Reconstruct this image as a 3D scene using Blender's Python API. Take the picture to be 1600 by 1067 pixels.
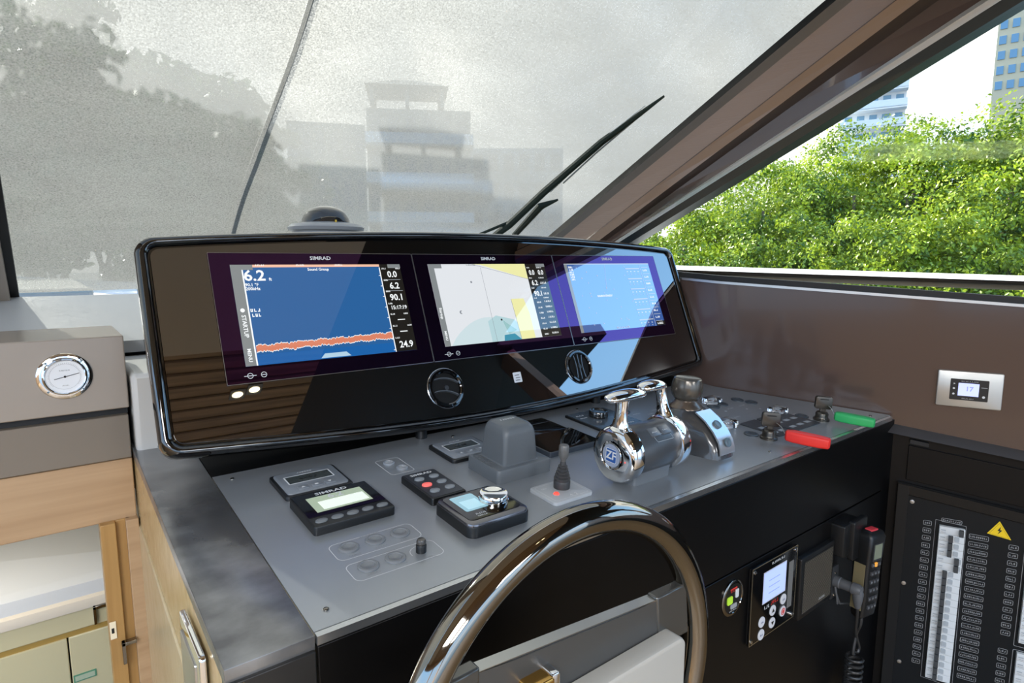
import bpy, math, random
from mathutils import Vector, Matrix, Euler, noise
random.seed(7)
R = math.radians
sc = bpy.context.scene
for o in list(bpy.data.objects): bpy.data.objects.remove(o)
COL = sc.collection
# ------------------------------------------------------------------ camera
EYE = 1.45                                   # eye height above the helm floor, metres
F, CX, CY, HOR, VX = 945.0, 800.0, 533.5, 408.0, 2030.0
TH = math.atan((CY-HOR)/F)                   # downward pitch
_v = ((VX-CX)/F, math.cos(TH)+math.sin(TH)*(CY-HOR)/F)
PHI = math.atan2(_v[1], _v[0])               # console (X axis) against the view
cam_d = bpy.data.cameras.new('camera'); cam_d.sensor_width = 36; cam_d.lens = F*36/1600
cam_d.clip_start = .02; cam_d.clip_end = 600
cam = bpy.data.objects.new('camera', cam_d); COL.objects.link(cam)
cam.location = (0, 0, EYE); cam.rotation_euler = (R(90)-TH, 0, -PHI)
sc.camera = cam
sc.view_settings.view_transform = 'Standard'; sc.view_settings.look = 'None'
sc.view_settings.gamma = 1; sc.view_settings.use_curve_mapping = False
sc.view_settings.exposure = 0.35
# ------------------------------------------------------------------ sky and sun
SUN = Vector((-.38, 1.75, 1.0)).normalized()
w = bpy.data.worlds.new('sky'); sc.world = w; w.use_nodes = True
nt = w.node_tree; N = nt.nodes; L = nt.links; N.clear()
def nn(t, **k):
    n = N.new(t)
    for a, b in k.items(): setattr(n, a, b)
    return n
out = nn('ShaderNodeOutputWorld'); bg = nn('ShaderNodeBackground'); L.new(bg.outputs[0], out.inputs[0])
tc = nn('ShaderNodeTexCoord'); sep = nn('ShaderNodeSeparateXYZ'); L.new(tc.outputs['Generated'], sep.inputs[0])
gr = nn('ShaderNodeValToRGB'); L.new(sep.outputs[2], gr.inputs[0])
e = gr.color_ramp.elements; e[0].position = 0; e[0].color = (.75, .90, 1.1, 1); e[1].position = .9; e[1].color = (.16, .38, .85, 1)
m_ = e.new(.35); m_.color = (.50, .95, 1.6, 1)
dt = nn('ShaderNodeVectorMath', operation='DOT_PRODUCT'); L.new(tc.outputs['Generated'], dt.inputs[0])
hd = Vector((.15, .98, .12)).normalized(); dt.inputs[1].default_value = hd
nz = nn('ShaderNodeTexNoise'); nz.inputs['Scale'].default_value = 2.4; nz.inputs['Detail'].default_value = 5; L.new(tc.outputs['Generated'], nz.inputs[0])
ma = nn('ShaderNodeMath', operation='MULTIPLY_ADD'); L.new(nz.outputs[0], ma.inputs[0]); ma.inputs[1].default_value = 1.6; L.new(dt.outputs['Value'], ma.inputs[2])
mr = nn('ShaderNodeMapRange', interpolation_type='SMOOTHSTEP'); L.new(ma.outputs[0], mr.inputs[0])
mr.inputs[1].default_value = .75; mr.inputs[2].default_value = 1.45
cl = nn('ShaderNodeMix', data_type='RGBA'); L.new(mr.outputs[0], cl.inputs[0]); L.new(gr.outputs[0], cl.inputs[6]); cl.inputs[7].default_value = (1.0, .99, .96, 1)
nz2 = nn('ShaderNodeTexNoise'); nz2.inputs['Scale'].default_value = 2.0; nz2.inputs['Detail'].default_value = 6; nz2.inputs['Distortion'].default_value = .4; L.new(tc.outputs['Generated'], nz2.inputs[0])
cr2 = nn('ShaderNodeValToRGB'); L.new(nz2.outputs[0], cr2.inputs[0]); cr2.color_ramp.elements[0].position = .38; cr2.color_ramp.elements[0].color = (.50, .53, .57, 1); cr2.color_ramp.elements[1].position = .60; cr2.color_ramp.elements[1].color = (1.25, 1.2, 1.12, 1); L.new(cr2.outputs[0], cl.inputs[7])
L.new(cl.outputs[2], bg.inputs[0]); bg.inputs[1].default_value = 1.75
sd = bpy.data.lights.new('sun', 'SUN'); sd.energy = 13; sd.angle = R(.8); sd.color = (1, .95, .86)
so = bpy.data.objects.new('sun', sd); COL.objects.link(so); so.rotation_euler = SUN.to_track_quat('Z', 'Y').to_euler(); so.location = (0, 0, 30)

# ------------------------------------------------------------------ helpers
def C(h, a=1):
    h = h.lstrip('#'); c = [int(h[i:i+2], 16)/255 for i in (0, 2, 4)]
    return tuple([(x/12.92 if x <= .04045 else ((x+.055)/1.055)**2.4) for x in c]+[a])
MATS = {}
def mat(name, col='#808080', rough=.5, metal=0, spec=.5, emit=None, es=1, coat=0, ior=1.5, tint=None, bump=None, noise_=None, alpha=1):
    if name in MATS: return MATS[name]
    m = bpy.data.materials.new(name); m.use_nodes = True; t = m.node_tree; p = t.nodes['Principled BSDF']
    c = C(col) if isinstance(col, str) else col
    p.inputs['Base Color'].default_value = c; p.inputs['Roughness'].default_value = rough; p.inputs['Metallic'].default_value = metal
    p.inputs['Specular IOR Level'].default_value = spec; p.inputs['IOR'].default_value = ior; p.inputs['Coat Weight'].default_value = coat
    p.inputs['Coat Roughness'].default_value = .03
    if tint: p.inputs['Specular Tint'].default_value = C(tint)
    if emit: p.inputs['Emission Color'].default_value = C(emit); p.inputs['Emission Strength'].default_value = es
    if noise_:                                # (scale vector, second colour, low, high)
        scv, c2, lo, hi = noise_
        tcn = t.nodes.new('ShaderNodeTexCoord'); mp = t.nodes.new('ShaderNodeMapping'); mp.inputs['Scale'].default_value = scv
        nz_ = t.nodes.new('ShaderNodeTexNoise'); nz_.inputs['Scale'].default_value = 1; nz_.inputs['Detail'].default_value = 6
        rp = t.nodes.new('ShaderNodeValToRGB'); rp.color_ramp.elements[0].position = lo; rp.color_ramp.elements[1].position = hi
        rp.color_ramp.elements[0].color = c; rp.color_ramp.elements[1].color = C(c2)
        t.links.new(tcn.outputs['Object'], mp.inputs[0]); t.links.new(mp.outputs[0], nz_.inputs[0]); t.links.new(nz_.outputs[0], rp.inputs[0]); t.links.new(rp.outputs[0], p.inputs['Base Color'])
    if bump:
        scv, st = bump
        tcn = t.nodes.new('ShaderNodeTexCoord'); mp = t.nodes.new('ShaderNodeMapping'); mp.inputs['Scale'].default_value = scv
        nz_ = t.nodes.new('ShaderNodeTexNoise'); nz_.inputs['Scale'].default_value = 1; nz_.inputs['Detail'].default_value = 3
        bp = t.nodes.new('ShaderNodeBump'); bp.inputs['Strength'].default_value = st; bp.inputs['Distance'].default_value = .002
        t.links.new(tcn.outputs['Object'], mp.inputs[0]); t.links.new(mp.outputs[0], nz_.inputs[0]); t.links.new(nz_.outputs[0], bp.inputs['Height']); t.links.new(bp.outputs[0], p.inputs['Normal'])
    MATS[name] = m; return m
_txt = {}
def text_geo(s, bold=False):
    k = s
    if k in _txt: return _txt[k]
    cu = bpy.data.curves.new('t', 'FONT'); cu.body = s; cu.align_x = 'CENTER'; cu.align_y = 'CENTER'; cu.resolution_u = 2; cu.size = 1; cu.offset = .022
    o = bpy.data.objects.new('t', cu); COL.objects.link(o)
    dg = bpy.context.evaluated_depsgraph_get(); me = bpy.data.meshes.new_from_object(o.evaluated_get(dg))
    V = [v.co.copy() for v in me.vertices]; Fc = [tuple(p.vertices) for p in me.polygons]
    bpy.data.objects.remove(o); bpy.data.curves.remove(cu); bpy.data.meshes.remove(me)
    _txt[k] = (V, Fc); return V, Fc
def rrect(x0, x1, y0, y1, r, n=5):
    r = max(1e-5, min(r, (x1-x0)/2-1e-6, (y1-y0)/2-1e-6)); P = []
    for cx, cy, a in ((x1-r, y1-r, 0), (x0+r, y1-r, 90), (x0+r, y0+r, 180), (x1-r, y0+r, 270)):
        for i in range(n+1):
            t = R(a+90*i/n); P.append((cx+r*math.cos(t), cy+r*math.sin(t)))
    return P
class MB:
    def __init__(s): s.v = []; s.f = []; s.m = []; s.ms = []; s.M = Matrix()
    def _mi(s, m):
        if m not in s.ms: s.ms.append(m)
        return s.ms.index(m)
    def add(s, V, Fc, m, M=None):
        b = len(s.v); T = s.M @ M if M is not None else s.M
        s.v += [T @ Vector(p) for p in V]; i = s._mi(m)
        for f in Fc: s.f.append(tuple(b+k for k in f)); s.m.append(i)
        return s
    def box(s, x0, x1, y0, y1, z0, z1, m, M=None):
        V = [(x, y, z) for z in (z0, z1) for y in (y0, y1) for x in (x0, x1)]
        return s.add(V, [(0, 2, 3, 1), (4, 5, 7, 6), (0, 1, 5, 4), (2, 6, 7, 3), (0, 4, 6, 2), (1, 3, 7, 5)], m, M)
    def loft(s, rings, m, M=None, cap0=True, cap1=True, close=False):
        n = len(rings[0]); V = [p for r in rings for p in r]; Fc = []
        k = len(rings)
        for i in range(k if close else k-1):
            a, b = i*n, ((i+1) % k)*n
            for j in range(n): Fc.append((a+j, a+(j+1) % n, b+(j+1) % n, b+j))
        if not close:
            if cap0: Fc.append(tuple(reversed(range(n))))
            if cap1: Fc.append(tuple(range((k-1)*n, k*n)))
        return s.add(V, Fc, m, M)
    def rbox(s, x0, x1, y0, y1, z0, z1, r, m, ch=0, M=None, taper=0, n=5):
        Rg = lambda o, z: [(x, y, z) for x, y in rrect(x0+o, x1-o, y0+o, y1-o, max(r-o, .0003), n)]
        rings = [Rg(0, z0)]
        if ch: rings += [Rg(taper, z1-ch), Rg(taper+ch*.3, z1-ch*.3), Rg(taper+ch, z1)]
        else: rings.append(Rg(taper, z1))
        return s.loft(rings, m, M)
    def lathe(s, cx, cy, prof, m, M=None, seg=32, ex=1, ey=1, cap=True):
        rings = [[(cx+r*ex*math.cos(2*math.pi*i/seg), cy+r*ey*math.sin(2*math.pi*i/seg), z) for i in range(seg)] for r, z in prof]
        return s.loft(rings, m, M, cap0=cap, cap1=cap)
    def cyl(s, cx, cy, z0, z1, r, m, M=None, seg=32, r1=None): return s.lathe(cx, cy, [(r, z0), (r if r1 is None else r1, z1)], m, M, seg)
    def tube(s, path, r, m, seg=10, closed=False, M=None):
        P = [Vector(p) for p in path]; n = len(P); rings = []; up = None
        rr = r if isinstance(r, (list, tuple)) else [r]*n
        for i in range(n):
            t = (P[(i+1) % n]-P[i-1]) if closed else (P[min(i+1, n-1)]-P[max(i-1, 0)])
            t.normalize()
            if up is None: up = t.orthogonal().normalized()
            up = (up-t*up.dot(t)).normalized(); sd_ = t.cross(up)
            rings.append([P[i]+rr[i]*(math.cos(2*math.pi*j/seg)*up+math.sin(2*math.pi*j/seg)*sd_) for j in range(seg)])
        return s.loft(rings, m, M, close=closed)
    def flat(s, pts, z, m, M=None): return s.add([(x, y, z) for x, y in pts], [tuple(range(len(pts)))], m, M)
    def quad(s, x0, x1, y0, y1, z, m, M=None): return s.flat([(x0, y0), (x1, y0), (x1, y1), (x0, y1)], z, m, M)
    def disc(s, cx, cy, r, z, m, M=None, seg=24): return s.flat([(cx+r*math.cos(2*math.pi*i/seg), cy+r*math.sin(2*math.pi*i/seg)) for i in range(seg)], z, m, M)
    def stroke(s, P, wd, z, m, M=None):        # closed outline of width wd, printed flat
        n = len(P); I = []
        for i in range(n):
            a = Vector(P[i-1]); b = Vector(P[i]); c = Vector(P[(i+1) % n])
            d1 = (b-a); d2 = (c-b)
            d = (d1.normalized() if d1.length > 1e-9 else Vector((0, 0)))+(d2.normalized() if d2.length > 1e-9 else Vector((0, 0)))
            if d.length < 1e-9: d = Vector((1, 0))
            d.normalize(); q = Vector((-d.y, d.x)); I.append((b.x+q.x*wd, b.y+q.y*wd))
        V = [(x, y, z) for x, y in P]+[(x, y, z) for x, y in I]
        return s.add(V, [(i, (i+1) % n, n+(i+1) % n, n+i) for i in range(n)], m, M)
    def line(s, a, b, wd, z, m, M=None):
        a = Vector(a); b = Vector(b); d = (b-a).normalized()*wd/2; q = Vector((-d.y, d.x))
        return s.flat([tuple(a-q), tuple(b-q), tuple(b+q), tuple(a+q)], z, m, M)
    def text(s, t, x, y, h, z, m, rot=0, M=None, sx=1):
        V, Fc = text_geo(t); T = Matrix.Translation((x, y, z)) @ Matrix.Rotation(rot, 4, 'Z') @ Matrix.Diagonal((h*1.4*sx, h*1.4, 1, 1))
        return s.add(V, Fc, m, (M @ T) if M is not None else T)
    def marks(s, x0, x1, y, h, z, m, n=5, M=None):   # a row of tiny illegible letters
        w_ = (x1-x0)/n
        for i in range(n):
            a = x0+w_*i; q = random.random()
            s.quad(a+w_*.1, a+w_*.75, y-h/2, y-h/2+h*.28, z, m, M)
            if q > .3: s.quad(a+w_*.1, a+w_*.35, y-h/2, y+h/2, z, m, M)
            if q < .7: s.quad(a+w_*.5, a+w_*.75, y-h/2, y+h/2, z, m, M)
        return s
    def build(s, name, parent=None, flat=False, bevel=0, angle=38):
        me = bpy.data.meshes.new(name); me.from_pydata([tuple(v) for v in s.v], [], s.f)
        for m in s.ms: me.materials.append(m)
        me.polygons.foreach_set('material_index', s.m)
        if not flat:
            me.polygons.foreach_set('use_smooth', [True]*len(s.f)); me.set_sharp_from_angle(angle=R(angle))
        me.update()
        o = bpy.data.objects.new(name, me); COL.objects.link(o)
        if parent: o.parent = parent
        if bevel:
            b = o.modifiers.new('bevel', 'BEVEL'); b.width = bevel; b.segments = 2; b.limit_method = 'ANGLE'; b.angle_limit = R(40)
        return o
def tag(o, label=None, cat=None, group=None, kind=None):
    if label: o['label'] = label
    if cat: o['category'] = cat
    if group: o['group'] = group
    if kind: o['kind'] = kind
    return o
def empty(name, M, label=None, cat=None, group=None, kind=None):
    o = bpy.data.objects.new(name, None); COL.objects.link(o); o.empty_display_size = .05
    o.matrix_world = M; return tag(o, label, cat, group, kind)
def copy_tree(o, parent=None):
    c = o.copy(); COL.objects.link(c)
    if parent: c.parent = parent
    for ch in list(o.children): copy_tree(ch, c)
    return c
def frame(loc, rx, rz=0): return Matrix.Translation(loc) @ Euler((rx, 0, rz)).to_matrix().to_4x4()
def T(x, y, z=0): return Matrix.Translation((x, y, z))
# frames of the surfaces things are mounted on: local x runs along, y up the surface, z out of it
PLATE = frame((0, .70, EYE-.4640), R(4)); DASH = frame((0, 1.39, EYE), R(68)); FASC = frame((0, .70, EYE), R(90))
WA = Vector((2.02446, .68936, EYE)); WD = Vector((.37267, -.92796, 0)); WALL = frame(WA, R(90), math.atan2(WD.y, WD.x))
FLANK = frame((.13, 0, EYE), R(90), R(-90)); LBOX = frame((0, 1.52, EYE), R(90))
def ray(px, py):                              # viewing ray, used to site things in the world beyond the windows
    x = (px-CX)/F; y = -(py-CY)/F
    g = math.cos(TH)+y*math.sin(TH); u = y*math.cos(TH)-math.sin(TH)
    return Vector((math.cos(PHI)*x+math.sin(PHI)*g, -math.sin(PHI)*x+math.cos(PHI)*g, u))
def away(px, py, d):                          # a place d metres off in that direction
    r = ray(px, py); k = d/math.hypot(r.x, r.y); return Vector((r.x*k, r.y*k, EYE+r.z*k))
def onplane(px, py, p0, n):
    d = ray(px, py); e_ = Vector((0, 0, EYE)); p0 = Vector(p0); n = Vector(n); return e_+d*((p0-e_).dot(n)/d.dot(n))

# ------------------------------------------------------------------ materials
M_plate = mat('satin grey plate', '#9b9fa3', .3, .55, .5, noise_=((3, 3, 3), '#a6aaae', .3, .7))
M_strip = mat('scuffed black laminate', '#6a6a6b', .24, .6, .5, noise_=((7, 9, 5), '#aeaeae', .42, .78), bump=((120, 60, 50), .1))
M_black = mat('satin black panel', '#09090a', .34, 0, .22)
M_blackg = mat('gloss black', '#040405', .05, 0, .6, coat=1)
M_glass = mat('black dash glass', '#020203', .015, 0, .5, ior=3.0)
M_mon = mat('coated monitor glass', '#08040c', .015, 0, .5, ior=3.0, tint='#a472cc')
M_chrome = mat('polished chrome', '#e8e8e8', .04, 1)
M_dchrome = mat('dark chrome', '#8d8880', .045, 1)
M_steel = mat('brushed steel', '#b9b9b7', .3, 1)
M_rubber = mat('black rubber', '#151516', .55)
M_plast = mat('dark grey plastic', '#2e2f31', .4)
M_plastb = mat('black plastic', '#121314', .38)
M_white = mat('white print', '#d8dadc', .5)
M_dim = mat('grey print', '#9a9da0', .5)
M_taupe = mat('grey taupe lacquer', '#9d9286', .27, spec=.6)
M_grey = mat('pale grey sill', '#b6b7b7', .45)
M_brown = mat('brown lacquer', '#554640', .14, spec=.4, coat=.1)
M_beige = mat('oak veneer', '#a98a69', .4, noise_=((2.5, 60, 60), '#b89a78', .3, .7))
M_oak = mat('honey oak', '#a37c48', .4, noise_=((60, 60, 2.0), '#b58f58', .3, .7))
M_cream = mat('cream lacquer', '#d9cfa8', .35)
M_gold = mat('gold veneer', '#c9ae7c', .25, metal=.35, noise_=((4, 80, 40), '#d8c090', .3, .7))

# ================================================================== SETTING
def lift(pts): return [Vector(p) for p in pts]
mb = MB(); mb.box(-2.6, 3.4, -4.5, 1.50, -.06, 0, mat('walnut floor', '#8a7355', .4, noise_=((3, 30, 3), '#9c8462', .3, .7))); tag(mb.build('floor'), kind='structure')
CEIL = EYE+.86
m_ct = mat('taupe ceiling cloth', '#d0c8bc', .8); m_cw = mat('dark wood slats', '#8a7358', .35, noise_=((2, 26, 3), '#b59a78', .35, .65))
mb = MB(); mb.box(-2.6, 1.15, -.11, .86, CEIL, CEIL+.1, m_ct); mb.box(-2.6, 1.15, -4.5, -.11, CEIL, CEIL+.1, m_cw)
mb.box(1.15, 2.35, -.3, .86, CEIL, CEIL+.1, mat('dark headliner', '#26211d', .5)); mb.box(1.15, 3.4, -4.5, -.3, CEIL, CEIL+.1, MATS['dark headliner'])
for i in range(40): mb.box(-2.6, 1.15, -.15-.11*i-.008, -.15-.11*i+.008, CEIL-.004, CEIL, mat('slat gap', '#6a553f', .6))
tag(mb.build('ceiling'), kind='structure')
mb = MB(); mb.box(-2.7, -2.6, -4.5, 2.3, -1, .95, M_beige); mb.box(-2.7, -2.6, -4.5, 1.0, CEIL-.15, CEIL, M_beige); mb.box(-2.7, -2.6, -1.7, -1.5, .95, CEIL-.15, M_beige); tag(mb.build('wall_left'), kind='structure')
mb = MB(); mb.box(-2.6, -2.3, -4.6, -4.5, 0, CEIL, M_beige); mb.box(2.5, 2.9, -4.6, -4.5, 0, CEIL, M_beige); tag(mb.build('wall_back'), kind='structure')

# starboard wall: plan follows the hull, bending beside the dash pod
def wallpt(s, z, off=0):                      # s along the wall from the console corner, z relative to the eye
    if s >= -.55: p = WA+WD*s; nrm = Vector((-.928, -.373, 0))
    else: p = WA+WD*-.55+Vector((.0, 1, 0))*(-.55-s); nrm = Vector((-1, 0, 0))
    return Vector((p.x+nrm.x*off, p.y+nrm.y*off, EYE+z))
def strip(mb, ss, zlo, zhi, m, off=0, offhi=None, thick=.03):
    lo = [wallpt(s, zlo(s), off) for s in ss]; hi = [wallpt(s, zhi(s), off if offhi is None else offhi) for s in ss]
    lob = [wallpt(s, zlo(s), off-thick) for s in ss]; hib = [wallpt(s, zhi(s), (off if offhi is None else offhi)-thick) for s in ss]
    n = len(ss); V = lo+hi+lob+hib; Fc = []
    for i in range(n-1):
        Fc += [(i, i+1, n+i+1, n+i), (2*n+i+1, 2*n+i, 3*n+i, 3*n+i+1), (n+i, n+i+1, 3*n+i+1, 3*n+i), (i+1, i, 2*n+i, 2*n+i+1)]
    Fc += [(0, n, 3*n, 2*n), (n-1, 3*n-1, 4*n-1, 2*n-1)]
    mb.add(V, Fc, m)
sill = lambda s: -.105-.0612*(s-.0)
ledge = lambda s: -.493-.11*s
SS = [-1.6, -.9, -.55, -.3, 0, .3, .7, 1.2, 2, 3, 4.2]
mb = MB(); strip(mb, SS, ledge, lambda s: sill(s)-.004, M_brown, 0)
# soft roll at the foot of the panel
strip(mb, SS, lambda s: ledge(s)-.02, lambda s: ledge(s)+.0, mat('ledge graphite', '#4a4a4c', .3), .042, 0)
strip(mb, SS, lambda s: -EYE, lambda s: ledge(s)-.02, M_black, -.004)
tag(mb.build('wall_right'), kind='structure')
mb = MB(); strip(mb, SS, lambda s: sill(s)-.004, lambda s: sill(s)+.004, M_steel, .004, thick=.05); strip(mb, SS, lambda s: sill(s)+.004, lambda s: sill(s)+.022, M_rubber, -.02, thick=.03)
tag(mb.build('trim_1'), kind='structure')
# slanted side window and the pillar beside it
W0 = onplane(975, 378, (1.822, 0, 0), (1, 0, 0)); W1 = onplane(1597, 0, WA, (-.928, -.373, 0))
rk = R(32); WN = Vector((0, math.sin(rk), math.cos(rk))); WP = Vector((0, 2.35, EYE-.0996))
S0 = onplane(858, 368, WP, WN); S1 = onplane(1290, 0, WP, WN)
def ext(a, b, t): return a+(b-a)*t
def band(i0, i1, px0, px1, m, off0=0, off1=0, mb=None): pass
pn = (S1-S0).cross(W0-S0).normalized()
if pn.x > 0: pn = -pn
B = []   # boundary lines: a point low on the pillar and one at the top of the view
for a, b, off in (((858, 368), (1290, 0), 0), ((872, 368), (1311, 0), .012), ((884, 368), (1334, 0), .004), ((925, 368), (1401, 0), .006), ((930, 368), (1407, 0), .016), ((946, 370), (1440, 0), .010), ((952, 370), (1462, 0), -.014), ((968, 372), (1532, 0), -.004), ((972, 374), (1552, 0), .022), ((976, 376), (1572, 0), .020), ((984, 378), (1597, 0), -.01)):
    p = onplane(*a, S0, pn); n2 = pn
    q = onplane(*b, S1, (W1-S1).cross(S0-S1).normalized())
    B.append((ext(p, q, -.35)+pn*off, ext(p, q, 1.25)+pn*off))
Mp = [mat('deep black seal', '#050505', .6, spec=.15), mat('grey seal edge', '#6b655e', .4), mat('ribbed brown leather', '#9b8475', .35, bump=((4, 4, 260), .35)), M_brown, mat('bronze trim', '#947b67', .22, coat=.4), mat('dark groove brown', '#40342e', .3), mat('dark brown panel', '#5d4c44', .15, coat=.5), mat('satin alloy', '#d2cdc4', .35, .2), mat('pale alloy edge', '#b9b8b2', .25, .4), mat('dark window seal', '#2b3338', .3)]  # groove band is a darker brown than the trim beside it
names = ['trim_2', 'trim_3', 'trim_4', 'trim_5', 'trim_6', 'trim_7', 'trim_8', 'trim_9', 'trim_10', 'trim_11']
back = -pn*.07
for i in range(10):
    a0, a1 = B[i]; b0, b1 = B[i+1]; mb = MB(); K = 8; V = []
    for k in range(K+1):
        t = k/K; V += [ext(a0, a1, t), ext(b0, b1, t), ext(b0, b1, t)+back, ext(a0, a1, t)+back]
    Fc = []
    for k in range(K):
        u = 4*k; Fc += [(u, u+4, u+5, u+1), (u+1, u+5, u+6, u+2), (u+2, u+6, u+7, u+3), (u+3, u+7, u+4, u)]
    Fc += [(0, 1, 2, 3), (4*K+3, 4*K+2, 4*K+1, 4*K)]
    mb.add(V, Fc, Mp[i]); tag(mb.build(names[i], flat=True), kind='structure')
# wall above the side window, up to the ceiling, and the raked mullion aft of the helm
slope = (W1.z-W0.z)/(1.60+.0)
s1 = (W1-WA).dot(WD)
top = lambda s: (W1.z-EYE)+.565*(s-s1)
mb = MB(); ss = [.15, .3, .5, .7]
strip(mb, [.1, .3, .55], lambda s: min(top(s)+.03, .84), lambda s: .86, M_brown, -.02, thick=.06)
mu = lambda s0, w_, d_=.68: mb.add([wallpt(s0, sill(s0), -.005), wallpt(s0+w_, sill(s0+w_), -.005), wallpt(s0+d_+w_, .86, -.005), wallpt(s0+d_, .86, -.005), wallpt(s0, sill(s0), -.06), wallpt(s0+w_, sill(s0+w_), -.06), wallpt(s0+d_+w_, .86, -.06), wallpt(s0+d_, .86, -.06)], [(0, 1, 2, 3), (7, 6, 5, 4), (0, 4, 5, 1), (1, 5, 6, 2), (2, 6, 7, 3), (3, 7, 4, 0)], M_brown)
mu(.46, .24); mu(2.7, .9, 0)
strip(mb, [2.9, 4.2], sill, lambda s: .86, M_brown, -.02, thick=.06)
tag(mb.build('trim_12'), kind='structure')

def thin_glass(name, tint, refl=.08):
    m = bpy.data.materials.new(name); m.use_nodes = True; t = m.node_tree; t.nodes.clear()
    o = t.nodes.new('ShaderNodeOutputMaterial'); a = t.nodes.new('ShaderNodeBsdfTransparent'); a.inputs[0].default_value = C(tint)
    g = t.nodes.new('ShaderNodeBsdfGlossy'); g.inputs['Roughness'].default_value = 0; f = t.nodes.new('ShaderNodeFresnel'); f.inputs[0].default_value = 1.14
    x = t.nodes.new('ShaderNodeMixShader'); t.links.new(f.outputs[0], x.inputs[0]); t.links.new(a.outputs[0], x.inputs[1]); t.links.new(g.outputs[0], x.inputs[2]); t.links.new(x.outputs[0], o.inputs[0]); return m
M_pane = thin_glass('window glass', '#f2f7f4')
mb = MB()
V = [wallpt(s, z, -.035) for s, z in ((-1.3, sill(-1.3)), (-.55, sill(-.55)), (2.7, sill(2.7)), (2.7, .86), (.5, .86), (-.55, .3), (-1.3, .12))]
mb.add(V, [(0, 1, 5, 6), (1, 2, 3, 4, 5)], M_pane); tag(mb.build('window_2', flat=True), kind='structure')

# windshield: raked plane, glass with a mesh sun cover lying outside it
def ws(x, t, off=0): return Vector((x, WP.y-t*math.cos(rk), WP.z+t*math.sin(rk)))+WN*off
mb = MB(); mb.add([ws(-2.55, 0), ws(2.0, 0), ws(2.0, 1.72), ws(-2.55, 1.72)], [(0, 1, 2, 3)], M_pane); tag(mb.build('window_1', flat=True), kind='structure')
mm = bpy.data.materials.new('woven mesh cover'); mm.use_nodes = True; t = mm.node_tree; t.nodes.clear()
o_ = t.nodes.new('ShaderNodeOutputMaterial'); tr = t.nodes.new('ShaderNodeBsdfTransparent'); rf = t.nodes.new('ShaderNodeBsdfRefraction'); rf.inputs['IOR'].default_value = 1.06; rf.inputs['Roughness'].default_value = .16; xr = t.nodes.new('ShaderNodeMixShader'); xr.inputs[0].default_value = .5; t.links.new(tr.outputs[0], xr.inputs[1]); t.links.new(rf.outputs[0], xr.inputs[2]); df = t.nodes.new('ShaderNodeBsdfDiffuse'); tl = t.nodes.new('ShaderNodeBsdfTranslucent')
tr.inputs[0].default_value = (.78, .79, .80, 1); rf.inputs['Color'].default_value = (.78, .79, .80, 1)
df.inputs[0].default_value = (.27, .27, .265, 1); tl.inputs[0].default_value = (.15, .148, .143, 1)
x1 = t.nodes.new('ShaderNodeMixShader'); x1.inputs[0].default_value = .6; t.links.new(df.outputs[0], x1.inputs[1]); t.links.new(tl.outputs[0], x1.inputs[2])
x2 = t.nodes.new('ShaderNodeMixShader'); t.links.new(xr.outputs[0], x2.inputs[1]); t.links.new(x1.outputs[0], x2.inputs[2]); t.links.new(x2.outputs[0], o_.inputs[0])
tcn = t.nodes.new('ShaderNodeTexCoord'); n1 = t.nodes.new('ShaderNodeTexNoise'); n1.inputs['Scale'].default_value = 260; n1.inputs['Detail'].default_value = 2
n2 = t.nodes.new('ShaderNodeTexNoise'); n2.inputs['Scale'].default_value = 2.2; n2.inputs['Detail'].default_value = 6; n2.inputs['Distortion'].default_value = .6
mp = t.nodes.new('ShaderNodeMapping'); mp.inputs['Scale'].default_value = (1, 2.4, 2.4)
t.links.new(tcn.outputs['Object'], n1.inputs[0]); t.links.new(tcn.outputs['Object'], mp.inputs[0]); t.links.new(mp.outputs[0], n2.inputs[0])
r1 = t.nodes.new('ShaderNodeMapRange'); r1.inputs[1].default_value = .3; r1.inputs[2].default_value = .7; r1.inputs[3].default_value = .54; r1.inputs[4].default_value = .90; t.links.new(n1.outputs[0], r1.inputs[0])
r2 = t.nodes.new('ShaderNodeMapRange'); r2.inputs[1].default_value = .3; r2.inputs[2].default_value = .7; r2.inputs[3].default_value = -.07; r2.inputs[4].default_value = .07; t.links.new(n2.outputs[0], r2.inputs[0])
ad = t.nodes.new('ShaderNodeMath'); ad.operation = 'ADD'; ad.use_clamp = True; t.links.new(r1.outputs[0], ad.inputs[0]); t.links.new(r2.outputs[0], ad.inputs[1]); t.links.new(ad.outputs[0], x2.inputs[0])
mb = MB()
K = 40; V = []; Fc = []
for j in range(K+1):
    for i in range(K+1):
        x = -2.55+4.55*i/K; tt = -.05+1.76*j/K
        V.append(ws(x, tt, .035+.01*noise.noise(Vector((x*1.3, tt*3, 0)))))
for j in range(K):
    for i in range(K): a = j*(K+1)+i; Fc.append((a, a+1, a+K+2, a+K+1))
mb.add(V, Fc, mm); tag(mb.build('mesh_cover'), 'grey perforated mesh sun cover stretched over the outside of the windshield', 'sun cover')
# centre post on the left
mb = MB(); V = []
def post(mb, xa, xb, d0, d1, m):
    P = [(xa, d0), (xb, d0), (xb, d1), (xa, d1)]; V = [ws(x, 0-.02, d) for x, d in P]+[ws(x, 1.75, d) for x, d in P]
    mb.add(V, [(0, 1, 5, 4), (1, 2, 6, 5), (2, 3, 7, 6), (3, 0, 4, 7), (3, 2, 1, 0), (4, 5, 6, 7)], m)
post(mb, -.30, -.075, -.06, -.005, M_taupe); post(mb, -.075, -.055, -.03, -.003, M_rubber)
tag(mb.build('trim_13', flat=True), kind='structure')
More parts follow.
